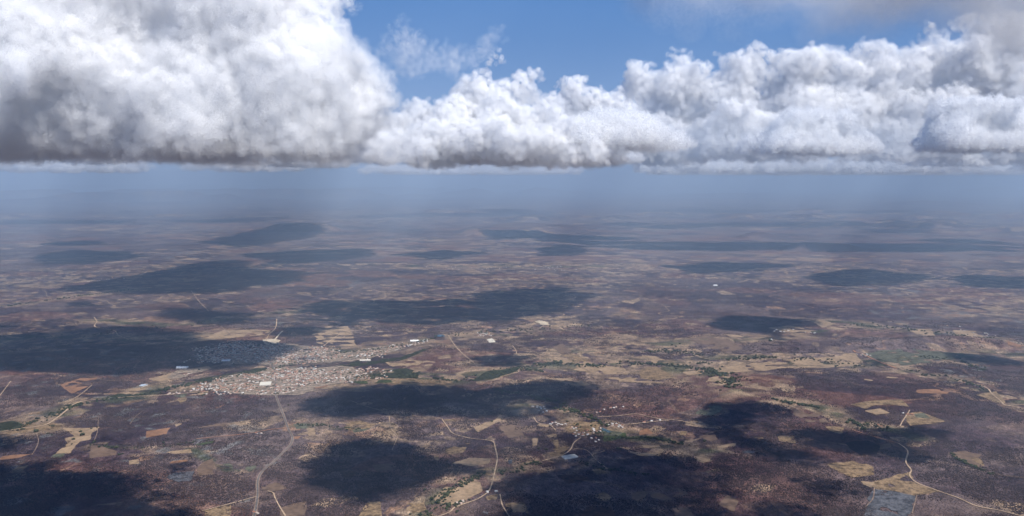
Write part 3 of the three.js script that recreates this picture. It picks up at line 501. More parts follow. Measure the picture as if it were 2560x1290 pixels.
F('fallow', [[1690, 1220], [1712, 1222], [1722, 1236], [1700, 1242], [1680, 1243], [1698, 1232]], { rag: 4 }); F('brown', [[1472, 1264], [1520, 1262], [1550, 1296], [1435, 1296]], { rag: 6 }); F('brown', [[1392, 1188], [1440, 1184], [1488, 1194], [1420, 1210]], { rag: 5 });
F('tan', [[1332, 1096], [1344, 1096], [1342, 1114], [1330, 1115]], { rag: 3 }); F('dry', [[1380, 1100], [1395, 1098], [1400, 1122], [1390, 1120]], { rag: 4 }); F('tan', [[1368, 1088], [1392, 1084], [1393, 1091], [1372, 1094]], { rag: 4 }); F('dry', [[1375, 1122], [1420, 1115], [1405, 1136], [1378, 1140]], { rag: 8, holes: 0.4 });
F('dry', [[1430, 1055], [1475, 1045], [1510, 1062], [1480, 1085], [1440, 1090], [1415, 1072]], { rag: 14, holes: 0.36 }); F('tan', [[1345, 1058], [1375, 1061], [1370, 1068], [1342, 1064]], { rag: 5 }); F('rust', [[1600, 1075], [1620, 1069], [1635, 1083], [1598, 1086]], { rag: 5 });
F('fallow', [[1745, 1090], [1790, 1085], [1795, 1100], [1770, 1102]], { rag: 6 }); F('dry', [[1700, 1076], [1720, 1078], [1715, 1088], [1698, 1088]], { rag: 4 }); F('dry', [[1820, 1062], [1880, 1075], [1910, 1098], [1850, 1092]], { rag: 12, holes: 0.46 }); F('tan', [[1790, 1115], [1840, 1107], [1838, 1115], [1795, 1122]], { rag: 8, holes: 0.42 });
F('dry', [[1280, 1172], [1300, 1158], [1330, 1150], [1328, 1164], [1300, 1182], [1280, 1184]], { rag: 8, holes: 0.4 }); F('fallow', [[1820, 1240], [1850, 1255], [1830, 1280], [1800, 1262]], { rag: 10 }); F('fallow', [[1680, 1270], [1720, 1268], [1735, 1290], [1690, 1292]], { rag: 10 }); F('tan', [[1280, 1258], [1310, 1260], [1312, 1276], [1280, 1280]], { rag: 6 });
F('dry', [[1480, 1172], [1520, 1168], [1525, 1180], [1490, 1184]], { rag: 6, holes: 0.42 });
// right
F('dry', [[2126, 1022], [2180, 1015], [2252, 1012], [2274, 1029], [2222, 1024], [2185, 1025], [2165, 1033]], { rag: 4 }); F('tan', [[2158, 1036], [2200, 1032], [2226, 1042], [2190, 1045]], { rag: 4 }); F('dry', [[2262, 1044], [2300, 1039], [2362, 1060], [2330, 1065], [2275, 1070], [2265, 1058]], { rag: 5 }); F('sedge', [[2285, 1045], [2310, 1042], [2325, 1054], [2290, 1052]], { rag: 5 });
F('fallow', [[2368, 1136], [2412, 1131], [2452, 1142], [2446, 1150], [2462, 1168], [2450, 1173], [2400, 1152]], { rag: 5 }); F('dry', [[2420, 1146], [2452, 1150], [2462, 1170], [2440, 1160]], { rag: 5 });
F('dry', [[2060, 1162], [2150, 1155], [2182, 1170], [2186, 1190], [2130, 1196], [2080, 1176]], { rag: 14, holes: 0.38 }); F('dry', [[2185, 1205], [2230, 1192], [2280, 1180], [2285, 1205], [2345, 1232], [2275, 1243], [2195, 1226], [2165, 1212]], { rag: 9, holes: 0.34 });
F('dry', [[1940, 1090], [1985, 1092], [1990, 1110], [1950, 1104]], { rag: 8, holes: 0.42 }); F('tan', [[2150, 1205], [2185, 1208], [2180, 1222], [2158, 1215]], { rag: 4, holes: 0.4 }); F('dry', [[2060, 1068], [2110, 1072], [2105, 1090], [2085, 1084]], { rag: 6 }); F('fallow', [[2195, 1120], [2225, 1112], [2228, 1124], [2200, 1128]], { rag: 4 });
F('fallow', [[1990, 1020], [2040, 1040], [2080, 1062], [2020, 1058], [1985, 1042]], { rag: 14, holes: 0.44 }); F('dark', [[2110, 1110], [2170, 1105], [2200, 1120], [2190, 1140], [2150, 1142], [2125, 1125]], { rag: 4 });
F('dry', [[2440, 1000], [2490, 990], [2515, 1020], [2490, 1018]], { rag: 5 }); F('rust', [[2275, 990], [2380, 985], [2390, 1000], [2300, 998]], { rag: 12, holes: 0.46 }); F('tan', [[2215, 950], [2245, 952], [2240, 956], [2215, 955]], { rag: 5 }); F('tan', [[2160, 958], [2182, 962], [2178, 965], [2160, 962]], { rag: 5 });
// the valley right of the middle
F('tan', [[1770, 935], [1830, 918], [1900, 910], [1990, 900], [2080, 898], [2135, 886], [2150, 905], [2165, 918], [2060, 924], [1970, 925], [1900, 937], [1830, 938]], { rag: 26, holes: 0.37 });
F('tan', [[1385, 900], [1425, 886], [1490, 912], [1565, 922], [1570, 938], [1510, 936], [1440, 925]], { rag: 20, holes: 0.38 }); F('fallow', [[1382, 868], [1404, 861], [1432, 880], [1402, 886]], { rag: 8 }); F('dry', [[1400, 888], [1430, 884], [1480, 900], [1440, 908]], { rag: 12, holes: 0.36 });
F('fallow', [[1715, 850], [1770, 843], [1820, 850], [1838, 862], [1860, 876], [1800, 880], [1760, 866]], { rag: 14, holes: 0.4 }); F('tan', [[1812, 838], [1850, 842], [1862, 846], [1830, 848]], { rag: 5 }); F('dry', [[1600, 925], [1640, 918], [1690, 950], [1640, 956], [1600, 950]], { rag: 9 }); F('tan', [[1600, 892], [1625, 888], [1680, 908], [1640, 912]], { rag: 12, holes: 0.4 });
F('tan', [[2033, 806], [2052, 801], [2090, 810], [2056, 822]], { rag: 6 }); F('tan', [[1820, 938], [1850, 930], [1855, 938], [1820, 942]], { rag: 5 }); F('tan', [[1705, 935], [1750, 930], [1756, 942], [1720, 945]], { rag: 6 }); F('tan', [[1770, 955], [1810, 948], [1840, 965], [1800, 975], [1760, 968]], { rag: 14, holes: 0.42 });
F('tan', [[1920, 820], [1990, 812], [2030, 832], [1990, 838]], { rag: 14, holes: 0.42 }); F('tan', [[2380, 828], [2440, 830], [2460, 848], [2400, 850]], { rag: 14, holes: 0.36 }); F('tan', [[2268, 824], [2330, 826], [2340, 846], [2290, 838]], { rag: 16, holes: 0.4 }); F('rust', [[2518, 862], [2556, 868], [2552, 872], [2518, 868]], { rag: 5 });
F('tan', [[1660, 965], [1600, 960], [1500, 952], [1480, 942], [1540, 945], [1620, 952]], { rag: 14, holes: 0.44 }); F('tan', [[1370, 945], [1430, 946], [1480, 962], [1440, 965]], { rag: 12, holes: 0.42 });
// round the town
F('tan', [[372, 948], [420, 935], [470, 924], [520, 914], [526, 922], [470, 938], [400, 956]], { rag: 12, holes: 0.36 }); F('rust', [[150, 962], [200, 945], [245, 944], [232, 962], [180, 985]], { rag: 14, holes: 0.42 });
F('tan', [[786, 815], [872, 814], [893, 866], [860, 864], [800, 863], [780, 830]], { rag: 22, holes: 0.42 }); F('tan', [[420, 852], [480, 838], [560, 824], [685, 824], [660, 836], [560, 846], [470, 856]], { rag: 18, holes: 0.4 }); F('fallow', [[1010, 880], [1040, 876], [1060, 885], [1030, 895]], { rag: 6 });
F('dry', [[900, 950], [980, 944], [1060, 950], [1130, 946], [1160, 952], [1090, 966], [1000, 962], [920, 958]], { rag: 16, holes: 0.36 }); F('tan', [[960, 905], [1010, 900], [1060, 905], [1040, 915], [980, 918]], { rag: 14, holes: 0.44 }); F('rust', [[785, 968], [822, 960], [820, 966], [790, 972]], { rag: 4 });
F('tan', [[492, 984], [520, 978], [520, 984], [495, 988]], { rag: 4 }); F('dry', [[440, 1000], [462, 988], [468, 1002], [450, 1008]], { rag: 5 }); F('tan', [[720, 978], [742, 976], [740, 984], [718, 984]], { rag: 4 }); F('tan', [[320, 975], [350, 970], [352, 978], [322, 980]], { rag: 6 });
F('cream', [[1336, 804], [1350, 799], [1368, 806], [1378, 814], [1352, 812]], { rag: 16, holes: 0.3 }); F('cream', [[655, 848], [680, 846], [702, 849], [692, 859], [662, 859]], { rag: 4 }); F('white', [[1218, 850], [1230, 847], [1240, 857], [1222, 858]], { rag: 4 });
// brush, sedge, ponds, stones
const G = (name, m, poly, o, label = null) => sheet(name, M[m], poly, label, o);
G('brush', 'brush', [[930, 938], [960, 926], [1015, 922], [1052, 930], [1042, 946], [965, 946]], { rag: 12, holes: 0.34 }); G('brush', 'brush', [[-20, 1062], [30, 1054], [58, 1060], [52, 1074], [0, 1080], [-20, 1080]], { rag: 9 }); G('brush', 'brush', [[160, 1015], [240, 1000], [300, 985], [340, 990], [250, 1008], [180, 1020]], { rag: 14, holes: 0.4 });
G('brush', 'brush', [[480, 952], [560, 938], [640, 920], [690, 918], [640, 930], [560, 948], [500, 958]], { rag: 12, holes: 0.35 }); G('brush', 'brush', [[830, 918], [900, 902], [1000, 895], [1060, 872], [1080, 870], [1010, 900], [900, 916]], { rag: 14, holes: 0.4 }); G('brush', 'brush', [[1180, 955], [1210, 930], [1260, 925], [1300, 915], [1290, 930], [1230, 948]], { rag: 14, holes: 0.34 });
G('grass', 'green', [[488, 1114], [510, 1108], [535, 1104], [530, 1110], [500, 1116]], { rag: 5 }); G('grass', 'green', [[1508, 1090], [1540, 1084], [1562, 1080], [1565, 1092], [1540, 1100], [1510, 1104]], { rag: 7 }); G('grass', 'sedge', [[1505, 1070], [1530, 1076], [1556, 1080], [1545, 1092], [1510, 1088]], { rag: 5 }); G('grass', 'green', [[880, 955], [975, 950], [982, 957], [900, 960]], { rag: 8, holes: 0.36 });
G('grass', 'sedge', [[2150, 892], [2200, 878], [2300, 876], [2400, 884], [2430, 896], [2330, 908], [2260, 918], [2210, 905]], { rag: 30, holes: 0.36 }); G('grass', 'sedge', [[1755, 1020], [1800, 1018], [1800, 1032], [1775, 1042], [1740, 1035]], { rag: 12, holes: 0.4 }); G('grass', 'sedge', [[430, 990], [470, 984], [460, 994]], { rag: 5 });
G('pond', 'water', [[1502, 1068], [1512, 1071], [1530, 1080], [1520, 1081], [1508, 1076]], { rag: 2, cell: 4 }, 'dark narrow pond below the white village'); G('pond', 'water', [[1085, 838], [1105, 837], [1115, 842], [1095, 843]], { rag: 4 }, 'blue grey pond at the end of the river belt beyond the town'); G('pond', 'water', [[884, 1072], [895, 1071], [892, 1075]], { rag: 2, cell: 4 }, 'tiny dark pond beside the round cloud shadow');
G('stony_ground', 'rock', [[2184, 1226], [2240, 1232], [2292, 1242], [2282, 1270], [2276, 1300], [2162, 1300], [2164, 1262]], { rag: 12, holes: 0.3 }); G('stony_ground', 'rock', [[402, 1190], [440, 1186], [486, 1181], [478, 1206], [445, 1210], [425, 1202]], { rag: 7, holes: 0.4 }); G('stony_ground', 'rock', [[1855, 1130], [1872, 1127], [1896, 1134], [1862, 1135]], { rag: 4, holes: 0.36 }); G('stony_ground', 'rock', [[1270, 1152], [1280, 1148], [1282, 1158], [1272, 1164]], { rag: 4 }); G('stony_ground', 'rock', [[1205, 1278], [1222, 1275], [1222, 1284], [1206, 1284]], { rag: 4, holes: 0.4 });
// town ground
G('town_ground', 'town', [[520, 962], [540, 945], [640, 928], [690, 915], [760, 922], [850, 915], [905, 925], [915, 945], [865, 958], [790, 968], [760, 988], [700, 990], [640, 990], [575, 984], [530, 976]], { rag: 34 }, 'bare ground between the houses of the lower town');
G('town_ground', 'town', [[530, 900], [560, 892], [620, 880], [655, 862], [720, 858], [790, 866], [860, 884], [940, 868], [1000, 862], [1012, 874], [940, 892], [880, 906], [800, 908], [740, 913], [690, 915], [640, 908], [560, 912]], { rag: 34 }, 'bare ground between the houses of the upper town');
G('town_ground', 'town', [[420, 945], [440, 925], [500, 918], [515, 926], [480, 938], [440, 950]], { rag: 10, holes: 0.36 }, 'bare sandy ground west of the town');
// roads
const D = (pts, w, label, m = 'dirt', o) => road('dirt_road', M[m], pts, w, label, o);
const HWY = [[690, 935], [689, 985], [698, 1012], [712, 1048], [722, 1075], [731, 1094], [726, 1113], (([705, 1135])), [680, 1160], [655, 1182], [645, 1203], [644, 1240], [640, 1275], [632, 1310]];
road('road_shoulder', M.shoulder, HWY, 24, 'sandy shoulders of the highway leading to the town', { wobble: 0.3 }); road('paved_road', M.asphalt, HWY, 12, 'grey highway curving from the bottom of the photo to the town', { wobble: 0 });
D([[-20, 1084], [60, 1072], [110, 1065], [140, 1048], [168, 1026], [185, 1012], [215, 1003], [260, 999], [330, 993], [400, 989], [470, 983], [560, 974], [640, 962]], 17, 'pale dirt road curving along the green belt left of the town');
D([[1105, 1046], [1118, 1065], [1135, 1085], [1175, 1096], [1220, 1101], [1232, 1104], [1238, 1120], [1243, 1145], [1238, 1175], [1228, 1215], [1220, 1230], [1195, 1247], [1160, 1260], [1135, 1270], [1125, 1280], [1085, 1295]], 10, 'pale dirt road with a right angle bend near the middle bottom');
D([[1250, 1236], [1256, 1262], [1280, 1300]], 8, 'short dirt track at the bottom right of the bending road'); D([[875, 1002], [920, 1018], [975, 1031], [1040, 1040], [1105, 1046]], 10, 'dim dirt track through the cloud shadow south of the town', 'shoulder'); D([[973, 1040], [978, 1072], [993, 1090], [990, 1102], [980, 1126]], 6, 'narrow track running into the round cloud shadow');
D([[668, 1232], [682, 1236], [687, 1248], [697, 1268], [714, 1296]], 9, 'short dirt road bending down right of the highway'); D([[505, 1284], [560, 1269], [600, 1258], [642, 1246]], 9, 'dirt road joining the highway from the lower left'); D([[490, 1100], [560, 1092], [620, 1085], [680, 1074], [722, 1070]], 11, 'orange dirt road meeting the highway from the left', 'redDirt');
D([[2246, 1113], [2268, 1130], [2265, 1160], [2278, 1178], [2274, 1190], [2290, 1208], [2340, 1228], [2400, 1250], [2440, 1268], [2500, 1280], [2560, 1296]], 11, 'winding pale dirt road at the lower right'); D([[2130, 1078], [2180, 1094], [2246, 1113]], 7, 'dim red track above the winding road', 'redDirt');
D([[2450, 972], [2468, 982], [2480, 998], [2500, 1014], [2515, 1025], [2540, 1023], [2600, 1020]], 12, 'dirt road at the right edge of the photo'); D([[2240, 925], [2330, 948], [2385, 956], [2450, 972]], 10, 'dirt road along the valley on the right', 'dirt');
D([[1333, 1041], [1348, 1058], [1375, 1063], [1390, 1077]], 10, 'dirt road left of the white village'); D([[1495, 1041], [1540, 1040], [1590, 1035], [1622, 1042], [1655, 1048], [1700, 1052], [1745, 1064]], 11, 'long dirt road right of the white village'); D([[1520, 1068], [1560, 1061], [1605, 1057], [1645, 1053], [1672, 1052]], 11, 'second dirt road right of the white village'); D([[1452, 1094], [1436, 1106], [1425, 1125], [1405, 1138], [1355, 1152]], 10, 'dirt road leading down left from the white village');
D([[1435, 1122], [1462, 1124], [1476, 1133], [1488, 1148], [1510, 1165], [1518, 1172]], 8, 'dirt track below the white village'); D([[1478, 1137], [1512, 1127]], 7, 'short side track below the white village'); D([[2250, 1071], [2258, 1058], [2268, 1045], [2274, 1036]], 10, 'short bending dirt road between the right hand fields'); D([[2170, 1082], [2158, 1068], [2166, 1064]], 6, 'hook shaped track left of the right hand fields');
D([[1120, 838], [1135, 862], [1160, 888], [1188, 912]], 12, 'straight dirt road crossing the plain right of the town'); D([[2133, 878], [2160, 892], [2200, 909], [2242, 926]], 22, 'broad straight red earth dam by the grassy hollow', 'redDirt', { wobble: 0.2 });
D([[692, 798], [688, 820], [672, 836], [663, 857]], 14, 'pale road leaving the town to the north'); D([[706, 826], [694, 840], [684, 852]], 24, 'short broad pale strip north of the town', 'cream', { wobble: 0.2 }); D([[808, 864], [848, 836], [874, 828]], 14, 'pale road through the tan field north east of the town');
D([[235, 792], [242, 803], [238, 815], [285, 825], [296, 838], [322, 849]], 16, 'crooked pale dirt road on the left beyond the shadow'); D([[-10, 1003], [27, 953]], 8, 'thin lane at the left edge of the photo'); D([[160, 1014], [205, 985], [230, 964]], 9, 'short pale road left of the green belt'); D([[382, 1010], [398, 988]], 7, 'short lane below the green belt', 'shoulder');
D([[478, 728], [500, 757], [522, 778]], 15, 'faint road far behind the town', 'shoulder'); D([[552, 815], [575, 836]], 14, 'short dark road north west of the town', 'shoulder'); D([[1368, 813], [1392, 817], [1410, 826], [1430, 829]], 20, 'broad pale quarry road'); D([[1300, 832], [1340, 825], [1360, 814]], 12, 'pale track left of the quarry');
D([[246, 1046], [243, 1085], [233, 1112]], 5, 'thin fence line track in the left fields', 'shoulder'); D([[92, 1086], [96, 1108], [88, 1128], [80, 1140]], 6, 'small wriggling track at the lower left', 'shoulder'); D([[1282, 866], [1290, 878], [1292, 892]], 8, 'small hooked track in the middle'); D([[2186, 1222], [2182, 1248], [2164, 1268]], 7, 'narrow track beside the stony ground', 'shoulder'); D([[2292, 1240], [2280, 1285]], 6, 'thin line at the right of the stony ground', 'shoulder');
D([[325, 1062], [340, 1042], [355, 1030]], 5, 'thin pale track in the brown scrub on the left', 'shoulder'); D([[1416, 880], [1440, 905], [1500, 945], [1560, 975]], 6, 'faint track across the valley', 'shoulder'); D([[1970, 845], [2030, 840], [2100, 862]], 7, 'faint track behind the low hills', 'shoulder');
D([[540, 958], [620, 944], [700, 934], [780, 922], [850, 905], [920, 890]], 14, 'main street crossing the town', 'asphalt', { wobble: 0 }); D([[690, 935], [676, 905], [662, 880], [652, 855]], 12, 'avenue through the upper town', 'asphalt', { wobble: 0 }); D([[752, 922], [760, 895], [768, 870]], 11, 'grey street on the east side of the upper town', 'asphalt', { wobble: 0 });
// ---------------------------------------------------------------- trees
const paint = (r, g, b, o = {}) => new THREE.MeshPhysicalMaterial({ color: new THREE.Color(r, g, b), roughness: 0.95, specularIntensity: 0.1, ...o });
const leaf = [paint(0.038, 0.046, 0.022), paint(0.052, 0.056, 0.027), paint(0.028, 0.038, 0.021)], bark = paint(0.12, 0.09, 0.07);
import { mergeGeometries } from 'three/addons/utils/BufferGeometryUtils.js';
function crownShape(seed, w, h) {                            // several clumps of leaves with gaps between them
  const rnd = mulberry(seed), out = [];
  for (let c = 0; c < 7; c++) {
    const a = c * 0.9 + rnd(), r = c ? w * (0.28 + 0.3 * rnd()) : 0, cx = Math.cos(a) * r, cz = Math.sin(a) * r, cy = h * (0.5 + 0.34 * rnd() - 0.1 * r / w), s = w * (0.3 + 0.16 * rnd());
    const g = new THREE.IcosahedronGeometry(1, 1), p = g.attributes.position;
    for (let i = 0; i < p.count; i++) { const k = 0.7 + 0.6 * vn3(p.getX(i) * 2 + seed, p.getY(i) * 2 + c, p.getZ(i) * 2); p.setXYZ(i, cx + p.getX(i) * s * k, cy + p.getY(i) * s * 0.75 * k, cz + p.getZ(i) * s * k); }
    g.deleteAttribute('uv'); g.computeVertexNormals(); out.push(g);
  }
  return mergeGeometries(out);
}
const CROWNS = [crownShape(1, 6.5, 8), crownShape(2, 8, 8.5), crownShape(3, 5.5, 7.5)];
const TRUNK = new THREE.CylinderGeometry(0.28, 0.5, 5, 6).translate(0, 2.3, 0);
const trees = [];                                            // [x, z, size, look]
const treeRnd = mulberry(88);
let grove = 'standing alone in the dry fields';
function treeAt(x, z, size) { trees.push([x, z, size ?? 0.6 + 0.7 * treeRnd(), Math.floor(treeRnd() * 3), grove]); }
function treesAlong(pts, spread, count, size = 1) {
  const p = pts.map(([x, y]) => gp(x, y)), len = [0]; for (let i = 1; i < p.length; i++) len.push(len[i - 1] + Math.hypot(p[i][0] - p[i - 1][0], p[i][1] - p[i - 1][1]));
  for (let n = 0; n < count; n++) {
    const s = treeRnd() * len[len.length - 1]; let i = 1; while (len[i] < s) i++;
    const t = (s - len[i - 1]) / (len[i] - len[i - 1]), q = (treeRnd() + treeRnd() + treeRnd() - 1.5) * spread, w = treeRnd() * 6.28;
    const x = lerp(p[i - 1][0], p[i][0], t) + Math.cos(w) * q, z = lerp(p[i - 1][1], p[i][1], t) + Math.sin(w) * q;
    if (fbm2(x / 90, z / 90, 2, 170) < 0.36) continue;
    treeAt(x, z, size * (0.55 + 0.75 * treeRnd()));
  }
}
for (const [x, y, s] of [[92, 1049, 1.6], [98, 1048, 1.2], [207, 1091, 1.7], [202, 1082, 1.1], [184, 1102, 1.1], [180, 1114, 0.8], [90, 1081, 1.7], [119, 1086, 0.8], [130, 1090, 0.8], [229, 1074, 1], [243, 1071, 0.8], [44, 1078, 1.2], [55, 1075, 1.1], [60, 1075, 0.9], [124, 1067, 0.8], [130, 1067, 0.8], [135, 1067, 0.8], [75, 1062, 1.1], [80, 1058, 0.8], [33, 1078, 0.8], [237, 1109, 1.4], [232, 1111, 1.1], [226, 1116, 1], [409, 1110, 1.2], [248, 1121, 1.4], [262, 1119, 1.1], [280, 1122, 1.1], [292, 1122, 1.3], [299, 1140, 1.3], [306, 1138, 1.1], [1250, 1032, 1.1], [1255, 1035, 1], [1230, 1053, 1.3], [721, 1014, 0.8], [867, 1075, 1], [783, 1066, 1], [745, 1060, 1.1], [755, 1063, 1.3], [1210, 1187, 1.4], [1196, 1187, 1.4], [1685, 1107, 1.9], [1703, 1107, 1.7], [1708, 1105, 1], [1760, 1103, 1.3], [1620, 1094, 1.4], [1590, 1095, 1.3], [1604, 1092, 1.3], [1635, 1095, 1.3], [1650, 1098, 1.1], [1545, 1121, 1.2], [1552, 1121, 1.1], [1348, 1122, 1], [1366, 1124, 1.1], [1349, 1159, 1.1], [1335, 1154, 1.2], [1062, 1227, 1.2], [1080, 1250, 1.5], [1092, 1258, 1.4], [1612, 1186, 1.1], [1588, 1188, 1], [2142, 1064, 1.8], [2148, 1068, 1.8], [2155, 1076, 1.6], [1970, 1018, 1.8], [1976, 1020, 1.6], [2008, 1022, 1.6], [2015, 1024, 1.3], [1680, 865, 1.8], [1690, 868, 1.4], [1925, 857, 2], [1995, 876, 1.4], [1700, 862, 1.2], [845, 872, 1.4], [850, 871, 1.4]]) { const [gx, gz] = gp(x, y); treeAt(gx, gz, s); }
grove = 'along the green belt at the left edge'; treesAlong([[-20, 1084], [60, 1064], [110, 1046], [175, 1020], [240, 1004], [340, 988]], 40, 190, 0.9); grove = 'along the green belt west of the town'; treesAlong([[340, 988], [420, 972], [520, 952], [600, 938], [680, 922]], 60, 330); grove = 'along the green belt east of the town'; treesAlong([[680, 922], [760, 905], [840, 884], [960, 872], [1090, 846]], 45, 160);
grove = 'on the green strip right of the town'; treesAlong([[880, 948], [960, 938], [1050, 940], [1120, 950], [1180, 945], [1250, 930], [1330, 914], [1400, 905]], 75, 420); grove = 'in the shaded dip right of the town'; treesAlong([[1180, 950], [1260, 930], [1310, 922], [1360, 930]], 50, 130, 1.1); grove = 'in the valley in the middle of the photo'; treesAlong([[1350, 912], [1400, 905], [1480, 915], [1560, 912], [1640, 912], [1720, 922], [1800, 938], [1832, 958]], 70, 420, 1.15);
grove = 'in the thick grove right of the middle'; treesAlong([[1770, 925], [1800, 950], [1830, 970], [1820, 978]], 120, 220, 1.1); grove = 'in the narrow tree line right of the middle'; treesAlong([[1740, 912], [1800, 903], [1880, 899], [1960, 898]], 45, 170, 1.1); grove = 'on the pale farmland above the grove'; treesAlong([[1600, 880], [1700, 878], [1760, 890]], 90, 120); grove = 'on the pale valley floor at the right'; treesAlong([[1960, 895], [2060, 905], [2150, 920]], 130, 110);
grove = 'in the hollow above the white village'; treesAlong([[1390, 1018], [1440, 1030], [1480, 1045], [1520, 1062]], 50, 100); grove = 'on the green meadow below the white village'; treesAlong([[1440, 1060], [1500, 1085], [1545, 1100]], 70, 100, 0.8); grove = 'in the tree line right of the white village'; treesAlong([[1566, 1096], [1620, 1092], [1660, 1100], [1712, 1112]], 22, 70); grove = 'in the cloud shadow above the village'; treesAlong([[1240, 975], [1300, 985], [1380, 1000], [1450, 1030]], 45, 150);
grove = 'along the dry creek at the bottom middle'; treesAlong([[1088, 1258], [1130, 1228], [1160, 1205], [1200, 1190], [1262, 1178]], 40, 190, 0.8); grove = 'on the pale ground at the bottom middle'; treesAlong([[1060, 1295], [1110, 1270], [1160, 1252]], 60, 110, 0.8); grove = 'on the creek below the white village'; treesAlong([[1285, 1182], [1320, 1160], [1350, 1155]], 30, 50, 0.8); grove = 'in the cloud shadow below the white village'; treesAlong([[1440, 1150], [1500, 1170], [1560, 1178], [1620, 1188]], 30, 55, 0.9);
grove = 'along the shaded creek right of the village'; treesAlong([[1930, 1008], [1980, 1018], [2050, 1028]], 25, 80, 1.1); grove = 'in the small clump left of the winding road'; treesAlong([[2120, 1052], [2165, 1078]], 35, 40, 1.1); grove = 'beside the right hand fields'; treesAlong([[2170, 1062], [2230, 1085]], 40, 50, 0.8); grove = 'in the thin diagonal line at the right edge'; treesAlong([[2345, 1122], [2400, 1153], [2440, 1174], [2520, 1205]], 22, 110, 0.9); grove = 'beside the highway south of the town'; treesAlong([[735, 1062], [800, 1062], [900, 1072]], 35, 60, 0.7); grove = 'on the brown scrub in the lower left'; treesAlong([[240, 1112], [300, 1124], [400, 1120], [480, 1108], [540, 1100]], 25, 60, 0.7);
grove = 'on the far farmland'; treesAlong([[2300, 895], [2400, 905], [2460, 930]], 80, 90); grove = 'on the far farmland'; treesAlong([[2120, 812], [2240, 822], [2360, 838], [2470, 850]], 150, 150, 1.2); grove = 'on the far farmland'; treesAlong([[2240, 925], [2330, 945], [2400, 955], [2460, 985]], 80, 120); grove = 'on the far farmland'; treesAlong([[0, 768], [130, 750], [330, 724]], 70, 140, 1.2); grove = 'on the far farmland'; treesAlong([[0, 840], [160, 845], [420, 815], [600, 797]], 150, 150, 1.1); grove = 'on the far farmland'; treesAlong([[1060, 842], [1300, 826], [1480, 815]], 160, 130, 1.1);
// ---------------------------------------------------------------- houses
grove = 'between the houses of the town';
const WALL = [paint(0.52, 0.48, 0.42), paint(0.62, 0.60, 0.56), paint(0.48, 0.36, 0.28)], ROOF = [paint(0.30, 0.135, 0.085), paint(0.44, 0.33, 0.27), paint(0.52, 0.50, 0.47)], KIND = ['brown red tiled', 'pale weathered', 'whitish'];
function houseShape(w, d, h, rise) {
  const wall = new THREE.BoxGeometry(w, h, d).translate(0, h / 2, 0), s = new THREE.Shape([[-d / 2 - 0.5, 0], [d / 2 + 0.5, 0], [0, rise]].map(([a, b]) => new THREE.Vector2(a, b)));
  const roof = new THREE.ExtrudeGeometry(s, { depth: w + 0.8, bevelEnabled: false }).rotateY(Math.PI / 2).translate(-(w + 0.8) / 2, h + 0.01, 0);
  return [wall, roof];
}
const SHAPES = [houseShape(9, 8, 3.2, 1.8), houseShape(12, 8.5, 3.4, 2), houseShape(15, 10, 4, 2.2), houseShape(8, 11, 5.6, 1.6)];
const houses = [];                                           // [x, z, turn, shape, kind, wall, place]
const housesRnd = mulberry(61);
const houseAt = (x, z, turn, place, white = 0.2) => { const q = housesRnd(); houses.push([x, z, turn, Math.floor(housesRnd() * 4), q < white ? 2 : q < white + 0.3 ? 1 : 0, Math.floor(housesRnd() * 3), place]); };
const TOWN = [[[518, 962], [540, 946], [640, 930], [690, 914], [760, 922], [850, 914], [908, 925], [916, 944], [865, 957], [790, 966], [758, 988], [700, 990], [640, 990], [575, 984], [530, 976]], [[470, 872], [560, 850], [640, 850], [655, 862], [720, 858], [790, 866], [860, 884], [940, 868], [1000, 861], [1012, 874], [940, 892], [880, 906], [800, 908], [740, 913], [690, 915], [640, 908], [540, 908], [480, 905]], [[900, 928], [960, 930], [1000, 938], [960, 950], [900, 946]], [[430, 940], [500, 922], [520, 925], [460, 946]]].map((p) => p.map(([x, y]) => gp(x, y)));
